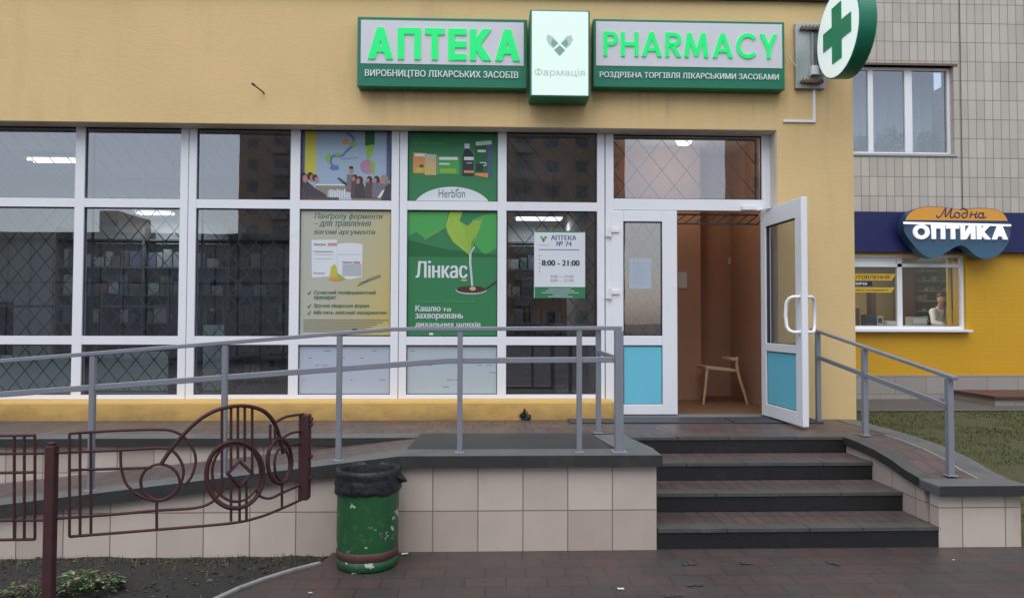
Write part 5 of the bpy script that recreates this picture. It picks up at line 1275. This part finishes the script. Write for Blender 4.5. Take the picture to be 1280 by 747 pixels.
pt_ = thing('person', 'person in a white coat bending over the desk in the optician window', 'person', (hd.x+.22, hd.y+.32, zf))
O = Vector((hd.x, hd.y, hd.z))
v3 = lambda x, y, z: O+Vector((x, y, z))
hip, ch_, nk = v3(.24, .36, -.66), v3(.13, .2, -.26), v3(.05, .10, -.12)
limb = []
for sx in (.10, -.10):
    limb.append(('tube', [hip+Vector((sx, 0, 0)), Vector((hip.x+sx, hip.y-.02, zf+.46)), Vector((hip.x+sx, hip.y+.02, zf+.08))], [.085, .06, .042]))
    limb.append(('tube', [Vector((hip.x+sx, hip.y+.04, zf+.045)), Vector((hip.x+sx, hip.y-.15, zf+.035))], [.042, .036]))
arms = ([v3(.28, .2, -.27), v3(.33, .08, -.50), v3(.13, -.14, -.50)], [v3(-.05, .16, -.25), v3(-.13, .02, -.46), v3(-.05, -.17, -.49)])
for A_ in arms: limb.append(('tube', A_+[A_[2]+Vector((-.04, -.06, -.01))], [.055, .043, .030, .028]))
fused('body', [('tube', [hip, (hip+ch_)/2, ch_, nk, v3(.02, .04, -.06)], [.15, .13, .135, .055, .05]), ('ball', O, (.072, .09, .105)), ('ball', v3(-.02, -.085, -.03), (.015, .022, .018))]+limb, 'skin', pt_)
for A_ in arms:      # the hands rest on the desk: a palm and five bent fingers each
    w0 = A_[2]+Vector((-.05, -.07, -.012)); b_ = []
    b_.append(('ball', w0, (.04, .045, .016)))
    for i, (dx, L_) in enumerate(((-.03, .062), (-.011, .072), (.009, .068), (.028, .052))):
        b_.append(('tube', [w0+Vector((dx, -.03, 0)), w0+Vector((dx*1.15, -.03-L_*.55, .006)), w0+Vector((dx*1.15, -.03-L_, -.014))], [.009, .008, .0065]))
    b_.append(('tube', [w0+Vector((.03, .01, 0)), w0+Vector((.056, -.015, -.003)), w0+Vector((.058, -.045, -.010))], [.010, .009, .007]))
    fused('hand', b_, 'skin', pt_, .0045, 2)
fused('coat', [('tube', [hip+Vector((0, .0, -.34)), hip, (hip+ch_)/2, ch_, nk+Vector((.02, .02, -.03))], [.21, .185, .165, .17, .075])]+[('tube', [A_[0], A_[1], A_[1].lerp(A_[2], .9)], [.078, .06, .047]) for A_ in arms]+[('ball', A_[0], (.085, .085, .08)) for A_ in arms], 'coat_white', pt_)
fused('hair', [('ball', v3(.006, .012, .050), (.082, .098, .080)), ('ball', v3(.02, .045, -.01), (.078, .068, .085))], 'hair', pt_)
for nm, pts_ in (('eye', [v3(-.03, -.082, .0)]), ('eye', [v3(.022, -.084, .0)])):
    b_ = MB(); c_ = pts_[0]; b_.lathe([(.0005, -.007), (.009, 0), (.0005, .007)], c_, 'dark_ink', 8); b_.build(nm, pt_)
b_ = MB(); b_.tube([v3(-.03, -.086, -.062), v3(-.006, -.092, -.060), v3(.018, -.086, -.062)], .005, 'brown_curtain', 6); b_.build('mouth', pt_)
b_ = MB(); b_.tube([v3(.055, .0, -.075), v3(.02, -.05, -.2), v3(.03, -.02, -.36)], .012, 'navy_cloth', 6); b_.build('lanyard', pt_)

# sunglasses shaped sign
YG = YO-.30; S = Plane(YG, 1196, 290)
out = cr([(1130, 284), (1133, 272), (1142, 263), (1158, 258.5), (1180, 259), (1197, 261.5), (1216, 260), (1236, 260), (1252, 264), (1260, 275), (1263, 287), (1261, 300), (1254, 312), (1244, 320), (1231, 323), (1219, 319), (1209, 310), (1201, 306.5), (1192, 309.5), (1180, 317), (1166, 322.5), (1152, 317), (1140, 304), (1132, 293)], 4, True)
t_ = thing('glasses_sign', 'sunglasses shaped sign reading ОПТИКА on the blue band', 'shop sign', (S.x(1196), YG, S.z(323)))
b_ = MB(); P_ = [(S.x(a), S.z(c_)) for a, c_ in out]; P_ = P_ if sum(P_[i][0]*P_[(i+1) % len(P_)][1]-P_[(i+1) % len(P_)][0]*P_[i][1] for i in range(len(P_))) > 0 else P_[::-1]
b_.prism(P_, 'Y', YG, YO-.102, 'optic_lens'); b_.build('board', t_)
b_ = MB(); up = [p for p in out if p[1] <= 275.2]; 
iL = min(up, key=lambda p: p[0]); iR = max(up, key=lambda p: p[0])
up = sorted([p for p in up], key=lambda p: p[0])
spoly(b_, S, [(up[0][0]+.6, 275.4)]+[(a, c_+.6) for a, c_ in up]+[(up[-1][0]-.6, 275.4)], YG-.003, 'optic_orange'); b_.build('upper_panel', t_)
b_ = MB(); spoly(b_, S, [(1130.5, 275.6), (1261, 275.6), (1262.5, 281), (1130, 279)], YG-.003, 'optic_navy'); b_.build('navy_stripe', t_)
b_ = MB(); b_.add([(S.x(1128.5), YG-.02, S.z(280.5)), (S.x(1263), YG-.02, S.z(282.5)), (S.x(1263), YG-.02, S.z(280)), (S.x(1128.5), YG-.02, S.z(277.8)), (S.x(1128.5), YG-.001, S.z(280.5)), (S.x(1263), YG-.001, S.z(282.5)), (S.x(1263), YG-.001, S.z(280)), (S.x(1128.5), YG-.001, S.z(277.8))], [(0, 1, 2, 3), (3, 2, 6, 7), (1, 0, 4, 5)], 'optic_letter'); b_.build('white_stripe', t_)
b_ = MB(); stroke_letters(b_, 'ОПТИКА', S.x(1140), S.x(1260.5), S.z(299), S.z(281.5), YG-.001, 'optic_letter', (1.12, .9, .84, .98, .9, 1.05), .06, .04); b_.build('lettering', t_)
b_ = MB(); slx = lambda p: (S.x(p[0]), YG-.004, S.z(p[1]))
for st_, cl_ in (([(1171, 269), (1172, 272), (1176, 270), (1181, 262), (1182.5, 260.5), (1182, 271), (1189, 261.5), (1190, 261), (1188, 270), (1190, 272), (1193, 270)], 0), (ell(1196.5, 268.7, 3.4, 3.2, 12), 1),
        ([(1208, 266.5), (1204.5, 266), (1202.5, 269), (1204, 271.8), (1207.5, 271), (1209.5, 267), (1208.5, 262.5), (1204.5, 260.5), (1201, 261.8)], 0), ([(1215, 264.5), (1213.6, 268), (1212.4, 272)], 0), ([(1213.5, 268.6), (1217, 267.6), (1220, 267.8)], 0), ([(1221.3, 264.5), (1219.8, 269), (1219.6, 272), (1222, 271)], 0),
        (ell(1226, 268.8, 3, 3.1, 12), 1), ([(1229.8, 265), (1228.8, 270), (1230, 272), (1232.5, 270.6)], 0)):
    b_.tube([slx(p) for p in cr(st_, 4, bool(cl_))], .0105, 'optic_navy', 6, bool(cl_))
b_.build('lettering', t_)

# lawn, path, small step at the right
ln = MB()
def lz(x, y): return (.0+.2*min(1, max(0, (y-5.0)/1.5)))+.015*noise.noise((x*1.5, y*1.5, 0))
ln.grid(lambda u, v: (XW1+.001+(14-XW1)*u, 5.0+5.75*v, lz(XW1+(14-XW1)*u, 5+5.75*v)), 60, 36, 'lawn_soil'); struct(ln.build('lawn'))
pt2 = MB(); pt2.poly([(XR, 10.72, .215), (16, 10.72, .215), (16, YO, .215), (XR, YO, .215)], 'path_grey'); struct(pt2.build('path'))
gr = MB(); r_ = random.Random(11)
for i in range(38000):
    y = 5.1+5.65*r_.random()**1.3; x = XW1+.02+r_.random()*(4.2 if y < 8 else 5.5)
    cl = noise.noise((x*1.1, y*1.1, 4))+.5*noise.noise((x*4, y*4, 2))
    if cl < -.28 and r_.random() < .8: continue
    z = lz(x, y); h_ = r_.uniform(.010, .030)*(1+.9*cl); a = r_.uniform(0, 6.28); l = r_.uniform(0, .03); w_ = .004+.0006*(y-5)
    gr.add([(x-w_*math.sin(a), y+w_*math.cos(a), z-.005), (x+w_*math.sin(a), y-w_*math.cos(a), z-.005), (x+l*math.cos(a), y+l*math.sin(a), z+h_)], [(0, 1, 2)], 'grass' if r_.random() < .78+.3*cl else ('grass_dry' if r_.random() < .93 else 'leaf_brown'))
stuff(gr.build('grass'))
t_ = thing('shop_step', 'low beige step with a red tiled top before the orange wall', 'step', (at(1262, 500, 11.6).x, 11.6, .2))
x0 = at(1228, 495, 11.6).x; b_ = MB(); b_.box(x0+.03, 16, 11.35, YO-.031, .15, .33, 'plinth_tile'); b_.build('riser', t_)
b_ = MB(); b_.box(x0, 16, 11.30, YO-.032, .331, .375, 'bin_red'); b_.build('tread', t_, .006)

# ================================================================== BUILDINGS ACROSS THE STREET (mirrored by the panes)
def virtual_x(px, D): # where a thing D metres behind the camera must stand to be mirrored at this column
    v = ray(px, 300); return v.x/v.y*(2*YF+D)
def tower(px0, px1, D, h, lab, deep=16):
    x0, x1 = virtual_x(px0, D), virtual_x(px1, D)
    t_ = thing('apartment_tower', lab, 'apartment block', ((x0+x1)/2, -D-8, 0), 'brick blocks across the street')
    b_ = MB(); b_.box(x0, x1, -D-deep, -D, -.05, h, 'tower_brick')
    nf = int(h/3); nw = max(2, int((x1-x0)/3.2))
    for f_ in range(nf):
        for k_ in range(nw):
            xx = x0+(k_+.5)*(x1-x0)/nw; z = 1.2+3*f_
            if k_ % 3 == 1: b_.box(xx-1.1, xx+1.1, -D+.001, -D+1.0, z-.9, z+.15, 'tower_balcony'); b_.box(xx-1.0, xx+1.0, -D+.001, -D+.05, z+.15, z+1.4, 'tower_window')
            else: b_.box(xx-.7, xx+.7, -D+.001, -D+.04, z, z+1.4, 'tower_window')
    b_.build('body', t_)
tower(298, 470, 85, 62, 'tall brown brick block mirrored in the third pane')
tower(600, 781, 70, 60, 'brown block with balconies mirrored beside the entrance')
tower(932, 1030, 78, 60, 'brown block mirrored at the right of the entrance transom', 8)
tower(124, 147, 150, 26, 'distant narrow block mirrored in the second pane')
b_ = MB(); b_.box(virtual_x(-320, 14), virtual_x(520, 14), -20, -14, -.05, 4.7, 'dark_shed'); b_.box(virtual_x(-320, 14)-.3, virtual_x(520, 14)+.3, -20.3, -13.6, 4.701, 4.95, 'dark_shelf'); tag(b_.build('market_hall'), 'long low dark building across the street mirrored in the left panes', 'building')
